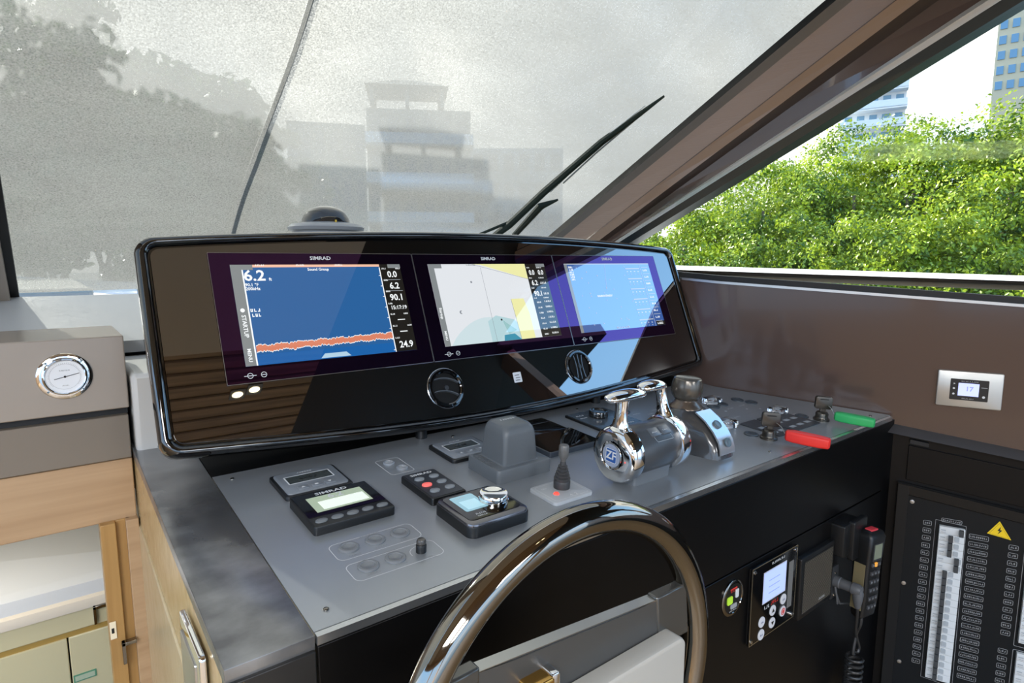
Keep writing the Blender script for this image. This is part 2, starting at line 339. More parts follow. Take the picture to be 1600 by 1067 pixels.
# sill under the windshield
mb = MB(); za = WP.z-.005
V = [(-2.6, 2.40, za-.02), (1.9, 2.40, za-.02), (1.9, 2.30, za), (1.9, 1.80, EYE-.2), (-2.6, 1.80, EYE-.2), (-2.6, 2.30, za)]
lo = [(x, y, z-.03) for x, y, z in V]
mb.add(V+lo, [(0, 5, 2, 1), (5, 4, 3, 2), (6, 7, 8, 11), (11, 8, 9, 10), (4, 10, 9, 3)], M_grey)
mb.box(-2.6, 1.82, 1.84, 1.9, EYE-.6, EYE-.22, M_rubber); mb.box(-2.6, 1.82, 1.90, 2.36, EYE-.32, EYE-.26, M_rubber)
tag(mb.build('trim_14', flat=True), kind='structure')
mb = MB(); mb.box(.135, 1.80, 1.50, 1.83, EYE-.46, EYE-.24, mat('white plinth', '#c9c8c4', .5)); tag(mb.build('trim_15', bevel=.01), kind='structure')

# ================================================================== PORT SIDE: cabinet, header, companionway
E_cab = empty('barometer_cabinet', LBOX, 'grey taupe cabinet box left of the console with a round barometer on its face', 'cabinet')
mb = MB(); mb.box(-1.4, .129, -.314, -.157, -.26, 0, M_taupe); mb.build('upper_box', E_cab, bevel=.0025)
mb = MB(); mb.box(-1.4, .127, -.329, -.314, -.26, -.02, M_rubber); mb.build('shadow_gap', E_cab)
mb = MB(); mb.box(-1.4, .126, -.425, -.329, -.26, 0, mat('brown grey lacquer', '#7c7266', .4)); mb.build('lower_panel', E_cab, bevel=.002)
E_b = empty('barometer', LBOX @ T(.0225, -.2325), 'round chrome barometer with white dial set in the grey cabinet box', 'barometer')
mb = MB(); mb.lathe(0, 0, [(.047, .0005), (.047, .003), (.044, .005), (.0385, .005), (.0375, .012), (.035, .014), (.0335, .0125), (.033, .008)], M_chrome, seg=48)
for a in range(4): mb.cyl(.0415*math.cos(R(45+90*a)), .0415*math.sin(R(45+90*a)), .005, .006, .0022, M_dchrome, seg=12)
mb.build('bezel', E_b)
mb = MB(); mb.disc(0, 0, .0332, .009, mat('dial white', '#e9edf2', .4), seg=40)
mb.stroke([(.026*math.cos(2*math.pi*i/40), .026*math.sin(2*math.pi*i/40)) for i in range(40)], .0004, .0092, M_dim)
for i in range(40):
    a = R(-130+i*6.6); mb.line((.0265*math.sin(a), .0265*math.cos(a)), (.0285*math.sin(a), .0285*math.cos(a)), .0005, .0092, M_dim)
mb.marks(-.009, .009, .013, .0025, .0092, M_dim, 8); mb.marks(-.006, .006, -.018, .002, .0092, M_dim, 6); mb.build('dial', E_b)
mb = MB(); mb.line((-.018, -.0042), (.024, .0052), .0012, .0102, M_rubber); mb.cyl(0, 0, .0095, .0112, .0022, M_rubber, seg=12); mb.build('needle', E_b)
E_h = MB(); E_h.box(-1.4, .126, -.560, -.426, -.16, 0, M_beige, LBOX); tag(E_h.build('trim_16', bevel=.002), kind='structure')
# door jamb with its latch plate and the lower cabin
zj = EYE
mb = MB(); mb.box(.056, .084, 1.50, 1.56, -1.3, EYE-.558, M_oak); mb.box(.084, .112, 1.515, 1.56, -1.3, EYE-.558, M_oak); mb.box(.103, .127, 1.50, 1.56, -1.3, EYE-.558, M_beige)
tag(mb.build('door_1', bevel=.0015), kind='structure')
mb = MB(); Yj = 1.512
p = onplane(177, 985, (0, 1.498, 0), (0, 1, 0)); mb.box(p.x-.006, p.x+.006, 1.4965, 1.499, p.z-.02, p.z+.02, mat('ivory strike', '#efe3c8', .4)); mb.box(p.x-.003, p.x+.002, 1.4955, 1.497, p.z-.006, p.z+.006, M_rubber)
tag(mb.build('strike_plate', bevel=.001), 'small ivory strike plate with dark slot on the honey oak door jamb', 'strike plate')
q = onplane(204, 1010, (0, 1.498, 0), (0, 1, 0)); mb = MB()
mb.box(q.x-.016, q.x+.012, 1.484, 1.4985, q.z+.012, q.z+.02, M_dchrome); mb.box(q.x-.016, q.x-.009, 1.484, 1.4985, q.z-.03, q.z+.02, M_dchrome)
tag(mb.build('door_latch', bevel=.001), 'angled metal latch on the oak door jamb beside the console flank', 'latch')
YB = 2.25
zz = lambda y, x=80: onplane(x, y, (0, YB, 0), (0, 1, 0)).z
E_bed = empty('berth', T(0, YB, 0), 'cream berth in the cabin below with bedding and drawers', 'berth')
z1, z2, z3, z4 = zz(935), zz(962), zz(1001), zz(1001)-.5
m_bed = mat('pale bedding', '#d7dadd', .8, bump=((3, 3, 6), .6)); m_lin = mat('ivory linen', '#ded4c4', .7)
mb = MB(); rings = []
mb.rbox(-1.6, .5, .0, .95, z1-.12, z1+.03, .05, m_bed, ch=.045, n=6); mb.build('bedding', E_bed)
mb = MB(); mb.rbox(-1.6, .5, -.02, .9, z2, z1-.02, .03, m_lin, ch=.02); mb.build('mattress', E_bed)
mb = MB(); mb.box(-1.6, .5, -.005, .9, z3+.012, z2, M_cream); mb.build('upper_drawer', E_bed, bevel=.003)
mb = MB(); mb.box(-1.6, .5, .0, .9, z3-.006, z3+.012, mat('brass rail', '#b3924d', .4)); mb.build('rail', E_bed)
mb = MB(); xs = onplane(110, 1040, (0, YB, 0), (0, 1, 0)).x
mb.box(-1.6, xs-.002, -.005, .9, z4, z3-.006, M_cream); mb.build('drawer_front', E_bed, bevel=.003)
mb = MB(); mb.box(xs+.002, .5, -.005, .9, z4, z3-.006, M_cream); dd = mb.build('drawer_front', E_bed, bevel=.003)
p = onplane(133, 1054, (0, YB, 0), (0, 1, 0)); mb = MB(); mb.box(p.x-.03, p.x+.03, -.0075, -.005, p.z-.012, p.z+.012, mat('green sticker', '#5f9a7c', .5)); mb.box(p.x-.026, p.x+.026, -.0082, -.0075, p.z-.008, p.z+.008, mat('sticker face', '#bccab0', .5)); tag(mb.build('sticker', dd), 'small green bordered sticker')
p = onplane(157, 951, (0, YB, 0), (0, 1, 0)); mb = MB(); mb.box(p.x-.02, p.x+.022, -.03, -.005, p.z+.016, p.z+.026, M_dchrome); mb.box(p.x-.02, p.x-.012, -.03, -.005, p.z-.034, p.z+.026, M_dchrome); tag(mb.build('handle', E_bed, bevel=.001), 'dark chrome corner handle')
mb = MB(); mb.box(-1.7, .62, YB+.95, YB+1.0, -1.3, EYE-.46, mat('cabin white wall', '#efe9de', .6)); mb.box(.62, .68, 1.6, YB+1, -1.3, EYE-.46, M_cream); tag(mb.build('wall_front'), kind='structure')
mb = MB(); mb.box(-2.6, .12, 1.5, 3.3, -1.36, -1.3, M_oak); tag(mb.build('trim_17'), kind='structure')
mb = MB(); mb.box(-2.6, .68, 1.69, YB+1, EYE-.46, EYE-.43, MATS['cabin white wall']); tag(mb.build('trim_18'), kind='structure')
ld = bpy.data.lights.new('cabin lamp', 'AREA'); ld.energy = 5; ld.size = .8; ld.color = (1, .93, .8); lo_ = bpy.data.objects.new('cabin lamp', ld); COL.objects.link(lo_); lo_.location = (-.5, 2.1, EYE-.50)

# ================================================================== HELM CONSOLE
CON = empty('helm_console', Matrix.Identity(4), 'black helm console with a satin grey control plate and gold veneer flank', 'console')
def part(mb, name, parent, M=None, **k):
    o = mb.build(name, parent, **k)
    if M is not None: o.matrix_world = M; o.matrix_parent_inverse = Matrix()
    return o
# control plate
mb = MB(); PP = [(.236, .012), (2.004, .012), (1.812, .49), (1.808, .575), (.236, .575)]; mb.loft([[(x, y, z_) for x, y in PP] for z_ in (-.003, 0)], M_plate, PLATE)
z = .0004
def outl(u0, u1, v0, v1, r, m=M_white, w_=.0012): mb.stroke(rrect(u0, u1, v0, v1, r), w_, z, m, PLATE)
PB = [(.236, .577), (1.808, .577), (1.806, .88), (.236, .88)]; mb.loft([[(x, y, z_) for x, y in PB] for z_ in (-.004, -.0005)], mat('matt black rear deck', '#050505', .5, spec=.2), PLATE)
outl(.324, .470, .146, .200, .012); outl(.324, .474, .081, .132, .012); outl(.537, .592, .396, .481, .008)
for a, b in ((.352, .150), (.397, .150), (.441, .150), (.355, .087), (.400, .087)): mb.marks(a-.011, a+.011, b+.004, .003, z, M_dim, 5, PLATE)
for a, b in ((.397, .2), (.397, .135)): mb.marks(a-.018, a+.018, b-.001, .0025, z+.0002, M_dim, 9, PLATE)
for k in range(6):      # little arc round the toggle
    a = R(60+k*22); mb.line((.442+.018*math.cos(a), .105+.018*math.sin(a)), (.442+.018*math.cos(a+.38), .105+.018*math.sin(a+.38)), .0012, z, M_white, PLATE)
mb.marks(.435, .452, .086, .003, z, M_dim, 4, PLATE)
for a, b in ((1.32, .42), (1.36, .40), (1.40, .42), (1.50, .40), (1.55, .385), (1.62, .31), (1.68, .31), (1.45, .13), (1.73, .12), (1.74, .175), (1.56, .25), (1.36, .31), (1.40, .27), (1.44, .33)): mb.marks(a-.015, a+.015, b, .005, z, M_white, 5, PLATE)
for a, b in ((1.58, .30), (1.66, .28), (1.70, .26), (1.52, .29), (1.62, .40), (1.42, .24)): mb.disc(a, b, .004, z, M_white, PLATE)
mb.line((1.50, .25), (1.80, .25), .001, z, M_dim, PLATE); mb.line((1.50, .25), (1.50, .06), .001, z, M_dim, PLATE)
part(mb, 'control_plate', CON)
mb = MB(); mb.rbox(1.585, 1.722, .088, .205, .0, .003, .003, mat('legend plate', '#3b3f44', .3), M=PLATE)
for i in range(3):
    for j in range(2): mb.quad(1.60+.04*i, 1.625+.04*i, .105+.04*j, .118+.04*j, .0032, M_dim, PLATE)
part(mb, 'legend_plate', CON)
mb = MB(); mb.rbox(1.50, 1.575, .088, .205, .0, .003, .003, MATS['legend plate'], M=PLATE)
for i in range(2):
    for j in range(2): mb.quad(1.51+.03*i, 1.53+.03*i, .105+.04*j, .118+.04*j, .0032, M_dim, PLATE)
part(mb, 'legend_plate', CON)
for u, v in ((.265, .047), (.266, .545), (1.371, .042), (1.936, .041), (.769, .53), (1.2, .54)):
    mb = MB(); mb.lathe(0, 0, [(.0042, .0), (.004, .0016), (.0028, .0026), (.001, .0028)], M_dchrome, M=PLATE @ T(u, v), seg=14); part(mb, 'screw', CON)
for i, (u, v) in enumerate(((.352, .178), (.397, .177), (.441, .176), (.355, .112), (.399, .110))):
    mb = MB(); mb.lathe(0, 0, [(.0165, 0), (.0165, .0022), (.0150, .0034), (.0115, .0034), (.0105, .0022), (.0100, .0026), (.0070, .0022), (.003, .0012), (.0006, .001)], mat('button grey', '#7a7d80', .38), M=PLATE @ T(u, v), seg=36); part(mb, 'push_button', CON)
for u, v, s_ in ((.560, .457, 1), (.573, .420, 1)):
    mb = MB(); mb.lathe(0, 0, [(.0125, 0), (.0125, .0025), (.011, .004), (.009, .004), (.008, .002), (.0005, .002)], mat('slotted cap', '#8b9096', .3), M=PLATE @ T(u, v), seg=28); mb.box(-.0085, .0085, -.0015, .0015, .002, .0046, M_dim, M=PLATE @ T(u, v)); part(mb, 'push_button', CON)
for u, v in ((1.725, .353), (1.739, .313), (1.634, .349), (1.585, .346), (1.738, .150), (1.451, .140), (1.30, .452)):
    mb = MB(); mb.lathe(0, 0, [(.019, 0), (.019, .003), (.0175, .004), (.013, .004), (.012, .0022), (.0005, .0020)], mat('button slate', '#3e454c', .3), M=PLATE @ T(u, v), seg=32); part(mb, 'push_button', CON)
# edge strip down the left, rounded over
mb = MB(); mb.rbox(.129, .2345, .004, 1.05, -.02, 0, .001, M_strip, ch=.001, M=PLATE); part(mb, 'edge_strip', CON)
mb = MB(); mb.box(.236, 1.99, .0, .0095, -.012, .0004, mat('edge bead', '#c2c5c8', .2, .9), PLATE); part(mb, 'edge_bead', CON)
# front fascia, upper and lower, with the seam between them
def fasc(mb, x0, x1, y0a, y0b, y1a, y1b, z0, z1, m):
    V = [(x0, y0a, z0), (x1, y0b, z0), (x1, y1b, z0), (x0, y1a, z0), (x0, y0a, z1), (x1, y0b, z1), (x1, y1b, z1), (x0, y1a, z1)]
    mb.add(V, [(0, 3, 2, 1), (4, 5, 6, 7), (0, 1, 5, 4), (1, 2, 6, 5), (2, 3, 7, 6), (3, 0, 4, 7)], m, FASC)
mb = MB(); fasc(mb, .236, 1.962, -.684, -.684, -.477, -.477, -.02, .0, M_black); part(mb, 'upper_fascia', CON, bevel=.0015)
mb = MB(); fasc(mb, .236, 1.962, -1.44, -1.44, -.688, -.688, -.02, .0, M_black); part(mb, 'lower_fascia', CON, bevel=.0015)
mb = MB(); fasc(mb, .129, .2335, -1.44, -1.44, -.482, -.482, -.02, -.0, mat('charcoal end panel', '#252525', .35)); part(mb, 'end_panel', CON, bevel=.0015)
mb = MB(); fasc(mb, 1.965, 2.02, -1.44, -1.44, -.477, -.477, -.03, -.004, M_black); part(mb, 'corner_post', CON, bevel=.0015)
# flank: upper band follows the plate, lower panel stands proud
mb = MB(); f0 = -.70; 
def fl(y, z_): return (-y, z_)
V = []
for d in (-.02, .0):
    V += [(-.70, -.645, d), (-.70, -.484, d), (-1.56, -.424, d), (-1.56, -.572, d)]
mb.add(V, [(0, 3, 2, 1), (4, 5, 6, 7), (0, 1, 5, 4), (1, 2, 6, 5), (2, 3, 7, 6), (3, 0, 4, 7)], M_gold, FLANK); part(mb, 'flank_band', CON, bevel=.001)
mb = MB(); V = []
for d in (-.02, .004):
    V += [(-.70, -1.44, d), (-.70, -.648, d), (-1.545, -.573, d), (-1.545, -1.44, d)]
mb.add(V, [(0, 3, 2, 1), (4, 5, 6, 7), (0, 1, 5, 4), (1, 2, 6, 5), (2, 3, 7, 6), (3, 0, 4, 7)], mat('pale gold panel', '#d2c19a', .22, metal=.25, noise_=((4, 50, 30), '#dccdaa', .3, .7)), FLANK); part(mb, 'flank_panel', CON, bevel=.003)
E_sw = empty('switch_plate', FLANK @ T(-.86, -.60), 'chrome framed switch plate on the gold flank of the console', 'switch plate')
mb = MB(); mb.rbox(-.075, .065, -.14, .105, .004, .012, .008, M_chrome, ch=.003); mb.build('frame', E_sw)
mb = MB(); mb.rbox(-.055, .045, -.12, .085, .012, .015, .004, M_steel, ch=.002); mb.build('rocker', E_sw)

# ================================================================== DASH POD
def pod_outline(o, n=6):
    x0, x1, y0 = .148+o, 1.816-o, -.394+o; r = max(.035-o*.6, .006); P = []
    def topv(x): t_ = (x-.148)/(1.668); return .048+.036*math.sin(math.pi*min(max(t_, 0), 1))**.8-o
    for i in range(n+1): a = R(180+90*i/n); P.append((x0+r+r*math.cos(a), y0+r+r*math.sin(a)))
    for i in range(1, 24): P.append((x0+r+(x1-x0-2*r)*i/24, y0-.042*math.sin(math.pi*i/24)))
    for i in range(n+1): a = R(270+90*i/n); P.append((x1-r+r*math.cos(a), y0+r+r*math.sin(a)))
    for i in range(n+1):
        a = R(90*i/n); x = x1-r+r*math.cos(a); P.append((x, topv(x1-r)-r+r*math.sin(a)))
    for i in range(1, 24): x = x1-r-(x1-x0-2*r)*i/24; P.append((x, topv(x)))
    for i in range(n+1):
        a = R(90+90*i/n); x = x0+r+r*math.cos(a); P.append((x, topv(x0+r)-r+r*math.sin(a)))
    return P
POD = empty('instrument_pod', DASH, 'wide gloss black instrument pod standing on the console behind three displays', 'instrument pod')
mb = MB(); prof = [(.02, -.045), (.004, -.04), (.0, -.03), (.0, -.004), (.003, .006), (.010, .012), (.017, .010), (.021, .003), (.022, -.002), (.026, -.0025)]
mb.loft([[(x, y, z_) for x, y in pod_outline(o)] for o, z_ in prof], M_blackg, cap1=False); mb.build('rim', POD, angle=60)
mb = MB(); P = pod_outline(.0262); mb.loft([[(x, y, -.004) for x, y in P], [(x, y, 0) for x, y in P]], M_glass)
mb.rbox(.985, 1.012, -.350, -.322, 0, .0006, .002, M_white); 
mb.line((.990, -.330), (1.005, -.330), .0018, .0009, M_plastb); mb.line((.992, -.337), (1.007, -.337), .0018, .0009, M_plastb); mb.line((.990, -.344), (1.005, -.344), .0018, .0009, M_plastb)
mb.build('glass_panel', POD, flat=True)
mb = MB(); mb.rbox(.22, 1.74, -.36, .03, -.12, -.044, .03, M_plastb, ch=0); mb.build('rear_housing', POD)
for u in (.70, 1.3):
    mb = MB(); mb.cyl(0, 0, -.0, .026, .014, M_plastb); o = mb.build('foot', POD); o.matrix_parent_inverse = DASH.inverted(); o.matrix_basis = PLATE @ T(u, .565)

# monitor content
S_navy = mat('sonar blue', '#000000', .02, 0, 1, '#2a619c', .8, ior=1.6); S_navy2 = mat('sonar deep blue', '#000000', .02, 0, 1, '#1d62a8', .8, ior=1.6)
S_sal = mat('sonar bottom orange', '#000000', .02, 0, 1, '#e0876a', .75, ior=1.6); S_wht = mat('screen white', '#000000', .02, 0, 1, '#f2f6f8', .85, ior=1.6)
S_gry = mat('screen grey', '#000000', .02, 0, 1, '#8c9294', .7, ior=1.6); S_dk = mat('screen charcoal', '#050505', .02, 0, 1, '#1b1916', 1, ior=1.6)
S_chart = mat('chart pale', '#000000', .02, 0, 1, '#e9edf2', .74, ior=1.6); S_yel = mat('chart yellow', '#000000', .02, 0, 1, '#f5f3b0', .74, ior=1.6)
S_cyan = mat('chart shallow', '#000000', .02, 0, 1, '#bfe0e6', .7, ior=1.6); S_teal = mat('chart teal', '#000000', .02, 0, 1, '#2f86a0', .9, ior=1.6); S_rad = mat('radar blue', '#000000', .02, 0, 1, '#3a66b4', .6, ior=2.2)
S_ln = mat('chart line', '#000000', .02, 0, 1, '#8a9098', .8, ior=1.6); S_dim = mat('screen text grey', '#000000', .02, 0, 1, '#b8c0c8', .8, ior=1.6)
GM = 'flush mounted black displays in the pod'
def monitor(xc, label, content):
    E = empty('marine_display', DASH @ T(xc, -.1245, .0), label, 'display', GM)
    mb = MB(); w2, h2 = .2385, .1435
    mb.rbox(-w2, w2, -h2, h2, .0002, .0022, .003, M_mon, ch=.0004); mb.stroke(rrect(-w2, w2, -h2, h2, .003), .0012, .0024, mat('thin silver edge', '#8d8a86', .3, .8)); mb.build('bezel', E, flat=True)
    mb = MB(); mb.text('SIMRAD', 0, .1305, .0088, .0026, M_white, sx=1.15); mb.build('brand_mark', E, flat=True)
    mb = MB()
    for dx in (-.192, -.165):
        mb.stroke([(dx+.006*math.cos(R(a)), -.128+.006*math.sin(R(a))) for a in range(0, 360, 20)], .0012, .0026, M_white)
    mb.line((-.204, -.128), (-.180, -.128), .0014, .0027, M_white); mb.line((-.169, -.128), (-.161, -.128), .0014, .0027, M_white)
    mb.build('touch_keys', E, flat=True)
    s = MB(); content(s); tag(s.build('screen', E, flat=True)); return E
X0, X1, Y0, Y1 = -.198, .199, -.108, .115    # active area relative to display centre
def side_num(s, xa, xb, rows, dk=S_dk):
    for txt, y, h in rows: s.text(txt, (xa+xb)/2+.002, y, h, .0034, S_wht, sx=.95)
def sc1(s):
    s.quad(X0, X1, Y0, Y1, .0024, S_navy); s.quad(X0, X1, Y0, -.085, .0026, S_navy2)
    s.quad(X0, .143, Y1-.006, Y1, .0028, mat('screen peach', '#000000', .02, 0, 1, '#e7b79d', .9, ior=1.6)); s.quad(X0, X0+.022, Y0, Y1, .0028, S_gry); s.quad(X0, X0+.045, Y1-.012, Y1, .0030, S_gry); s.quad(X0+.0215, X0+.0245, Y0, Y1-.01, .0030, S_wht)
    n = 150; xs_ = [X0+.026+(.143-X0-.026)*i/n for i in range(n+1)]; random.seed(3)
    lo = [-.079+.006*i/n+random.uniform(-.0022, .0022)+.0015*math.sin(i*.3) for i in range(n+1)]; hi = [-.066+.006*i/n+random.uniform(-.0022, .0022)+.0015*math.sin(i*.3+.4) for i in range(n+1)]
    for z_, g, m in ((.0028, .0016, S_wht), (.0030, 0, S_sal)):
        V = [(x, a-g, z_) for x, a in zip(xs_, lo)]+[(x, a+g, z_) for x, a in zip(xs_, hi)]; s.add(V, [(i, i+1, n+2+i, n+1+i) for i in range(n)], m)
    s.quad(.143, X1, Y0, Y1, .0028, S_dk); s.quad(.141, .1435, Y0, Y1-.008, .0031, S_wht); s.quad(.165, X1, Y1-.01, Y1, .0031, S_gry)
    for k in range(8): s.quad(.137, .141, Y1-.03-.027*k, Y1-.0285-.027*k, .0031, S_wht)
    s.text('6.2', -.152, .089, .024, .0031, S_wht, sx=1.1); s.text('ft', -.120, .081, .007, .0031, S_wht); s.text('90.1 °F', -.160, .069, .0068, .0031, S_wht); s.text('200kHz', -.159, .060, .0068, .0031, S_wht)
    s.text('Sound Group', -.01, Y1-.012, .0065, .0032, S_wht)
    for a in (-.148, -.06, .03): s.marks(a, a+.02, Y1-.001, .004, .0033, S_wht, 5)
    s.text('STARTUP', X0+.011, -.022, .0085, .0032, S_wht, rot=R(-90)); s.disc(X0+.011, .013, .0045, .0032, S_wht); s.text('MENU', X0+.011, -.085, .0075, .0032, S_wht, rot=R(-90))
    s.marks(-.172, -.150, .012, .007, .0031, S_wht, 3); s.marks(-.170, -.150, .001, .007, .0031, S_wht, 3)
    s.flat([(-.04, Y0+.002), (.03, Y0+.002), (.02, Y0+.012), (-.03, Y0+.012)], .0032, mat('screen tab', '#000000', .02, 0, 1, '#a9c6d8', .9, ior=1.6))
    side_num(s, .143, X1, (('0.0', .088, .016), ('6.2', .058, .016), ('90.1', .028, .016), ('15:17:19', .002, .0095), ('—', -.028, .014), ('—', -.058, .014), ('24.9', -.092, .016)))
    for a, b in ((.147, .104), (.185, .104), (.147, .0735), (.147, .0445), (.147, .013), (.147, -.014), (.182, -.014), (.147, -.044), (.186, -.044), (.147, -.074)): s.marks(a, a+.012, b, .0038, .0034, S_wht, 4)
    for b in (.075, .046): s.quad(.147, X1-.006, b-.001, b, .0032, S_dim)
def sc2(s):
    s.quad(X0, X1, Y0, Y1, .0024, S_chart); s.quad(X0, X0+.017, Y0, Y1, .0028, S_gry); s.quad(X0, X0+.04, Y1-.012, Y1, .0029, S_gry)
    s.flat([(-.06, Y1), (.125, Y1), (.125, .068), (-.03, Y1-.003)], .0026, S_yel); s.line((-.06, Y1-.001), (.125, .068), .001, .0027, S_ln)
    s.quad(-.0345, -.0335, Y0, Y1-.01, .0028, S_ln)
    P = [(X0+.02, Y0)]+[(X0+.02+.27*i/16, Y0+.07*math.sin(math.pi*min(1, i/16*1.05))**.8) for i in range(1, 16)]+[(.09, Y0)]
    s.flat(P, .0026, mat('chart shoal', '#000000', .02, 0, 1, '#d6e9ee', .72, ior=1.6))
    s.flat([(-.05, -.05), (-.02, -.035), (.04, -.05), (.07, -.085), (.07, Y0), (-.05, Y0)], .0027, S_cyan)
    s.flat([(.045, .01), (.09, .01), (.10, -.035), (.10, Y0), (.05, Y0)], .0028, S_yel); s.line((.045, .01), (.05, Y0), .0012, .0029, S_ln)
    s.flat([(-.01, Y0), (-.006, Y0+.016), (.03, Y0+.018), (.05, Y0)], .003, S_teal)
    for k in range(10): s.line((.0+.004*k, -.05-.003*k), (.012+.003*k, -.09+.001*k), .0012, .0029, mat('chart green', '#000000', .02, 0, 1, '#5fa8a0', .8, ior=1.6))
    s.disc(-.004, -.048, .003, .0031, S_dk); s.disc(-.128, -.02, .005, .0027, S_ln); s.disc(-.125, -.02, .0035, .0028, S_chart); s.disc(-.075, .063, .003, .0028, S_ln)
    s.quad(.125, X1, Y0, Y1, .0028, S_dk); s.quad(.165, X1, Y1-.01, Y1, .0031, S_gry)
    s.text('0.0', .144, .087, .015, .0034, S_wht, sx=.8); s.text('0.0', .178, .087, .015, .0034, S_wht, sx=.8); s.text('6.2', .146, .055, .015, .0034, S_wht, sx=.9); s.text('90.1', .150, .022, .015, .0034, S_wht, sx=.9)
    for k in range(7): s.marks(.136, .152, -.004-.016*k, .0045, .0034, S_wht, 4); s.marks(.165, .19, -.002-.016*k, .005, .0034, S_wht, 6)
    for b in (.103, .071, .04, .009): s.marks(.129, .14, b, .0035, .0034, S_wht, 4); s.marks(.165, .185, b, .0035, .0034, S_wht, 6)
    s.marks(.166, .19, .055, .006, .0034, S_wht, 5); s.marks(.17, .19, .022, .006, .0034, S_wht, 4)
    s.text('Startup', X0+.009, -.02, .0075, .0032, S_wht, rot=R(-90)); s.text('MENU', X0+.009, -.08, .0065, .0032, S_wht, rot=R(-90)); s.marks(-.08, -.05, Y1-.003, .004, .0032, S_gry, 7)
def sc3(s):
    s.quad(X0, X1, Y0, Y1, .0024, S_rad); s.quad(X0, X0+.012, Y0, Y1, .0028, S_gry); s.quad(X0, X1, Y1-.003, Y1, .0028, S_dim)
    random.seed(11)
    for k in range(26): x = random.uniform(-.16, .07); y = random.uniform(Y0+.01, Y1-.01); s.marks(x, x+.006, y, .004, .0029, S_dim, 1)
    s.text('RADAR IN STANDBY', -.055, .005, .0065, .0032, S_wht, sx=.8)
    s.line((-.02, .11), (-.04, .02), .0008, .0028, S_dim)
    for k in range(6):
        y = .098-.036*k; s.quad(.075, .145, y-.0035, y, .003, S_dim)
        for j in range(4): s.marks(.078+.018*j, .085+.018*j, y-.012, .0035, .003, S_wht, 2); s.marks(.078+.018*j, .083+.018*j, y-.021, .0035, .003, S_dim, 2)
    s.quad(.149, .1502, Y0, Y1, .003, S_dim)
    for k in range(9): s.quad(.156, .19, .1-.024*k, .1015-.024*k, .003, S_dim); s.marks(.16, .182, .09-.024*k, .006, .003, S_wht, 3)
    for k in range(6): s.marks(X0+.016, X0+.034, Y1-.012-.008*k, .006, .003, S_wht, 3)
    s.quad(.155, X1, Y0, Y0+.016, .0031, S_dk); s.marks(.16, .19, Y0+.008, .007, .0033, S_wht, 6); s.marks(-.04, .02, Y0+.006, .006, .0032, S_dim, 8)
monitor(.5155, 'leftmost display in the pod, blue sonar page with an orange seabed line', sc1)
monitor(.993, 'middle display in the pod, pale chart page with yellow patches', sc2)
monitor(1.4705, 'rightmost display in the pod, blue radar page with small readouts', sc3)

def vent(x, y, rot, label, curved):
    E = empty('air_vent', DASH @ T(x, y) @ Matrix.Rotation(rot, 4, 'Z'), label, 'air vent', 'round air vents in the pod')
    mb = MB(); mb.lathe(0, 0, [(.050, .0004), (.050, .003), (.047, .008), (.042, .0085), (.039, .006), (.0385, .001)], M_blackg, seg=48, cap=False); 
    mb.lathe(0, 0, [(.0505, .0003), (.0515, .0015), (.050, .0024)], mat('vent chrome line', '#b0b4b8', .15, 1), seg=48, cap=False); mb.build('ring', E)
    mb = MB(); mb.disc(0, 0, .0385, .0012, mat('vent dark', '#010101', .9)); mb.build('throat', E)
    for k in ((-1, 0, 1) if not curved else (-1, 1)):
        mb = MB(); n = 12; V = []; Fc = []; yy = k*.016
        hw = math.sqrt(max(.0372**2-yy**2, 0))
        for i in range(n+1):
            a = -1+2*i/n; x_ = a*hw; c_ = yy+.007*(1-a*a)*(1 if curved else -k*.6)
            V += [(x_, c_-.0012, .0015), (x_, c_+.0012, .0015), (x_, c_+.003, .0068), (x_, c_+.0005, .0068)]
        for i in range(n):
            u = 4*i
            for j in range(4): Fc.append((u+j, u+(j+1) % 4, u+4+(j+1) % 4, u+4+j))
        Fc += [(0, 1, 2, 3), (4*n+3, 4*n+2, 4*n+1, 4*n)]
        mb.add(V, Fc, mat('vent blade', '#6a6f74', .25, .5)); mb.build('blade', E)
    mb = MB(); mb.cyl(0, 0, .0015, .007, .006, M_plast, seg=16); mb.build('hub', E)
vent(.771, -.337, R(-12), 'left round air vent in the pod, with curved horizontal blades', True)
vent(1.229, -.332, R(88), 'right round air vent in the pod, with upright blades', False)

# compass dome on the sill behind the pod
cx_ = onplane(510, 357, (0, 1.62, 0), (0, 1, 0))
E_c = empty('compass', T(cx_.x, 1.62, cx_.z-.06), 'dark domed compass standing behind the pod', 'compass')
mb = MB(); mb.lathe(0, 0, [(.085, 0), (.088, .05), (.098, .054), (.100, .062), (.090, .070), (.066, .074), (.062, .076)], mat('compass collar', '#8e9297', .3), seg=40); mb.lathe(0, 0, [(.05, -.28), (.055, .0)], M_plast); mb.build('base', E_c)
mb = MB(); mb.lathe(0, 0, [(.064, .070), (.062, .085), (.053, .101), (.038, .112), (.018, .118), (.002, .119)], mat('smoked dome', '#1c2024', .03, coat=1), seg=40); mb.build('dome', E_c)
mb = MB(); mb.box(-.002, .002, -.07, -.066, .068, .08, mat('amber pointer', '#c9a73a', .4)); mb.build('pointer', E_c)

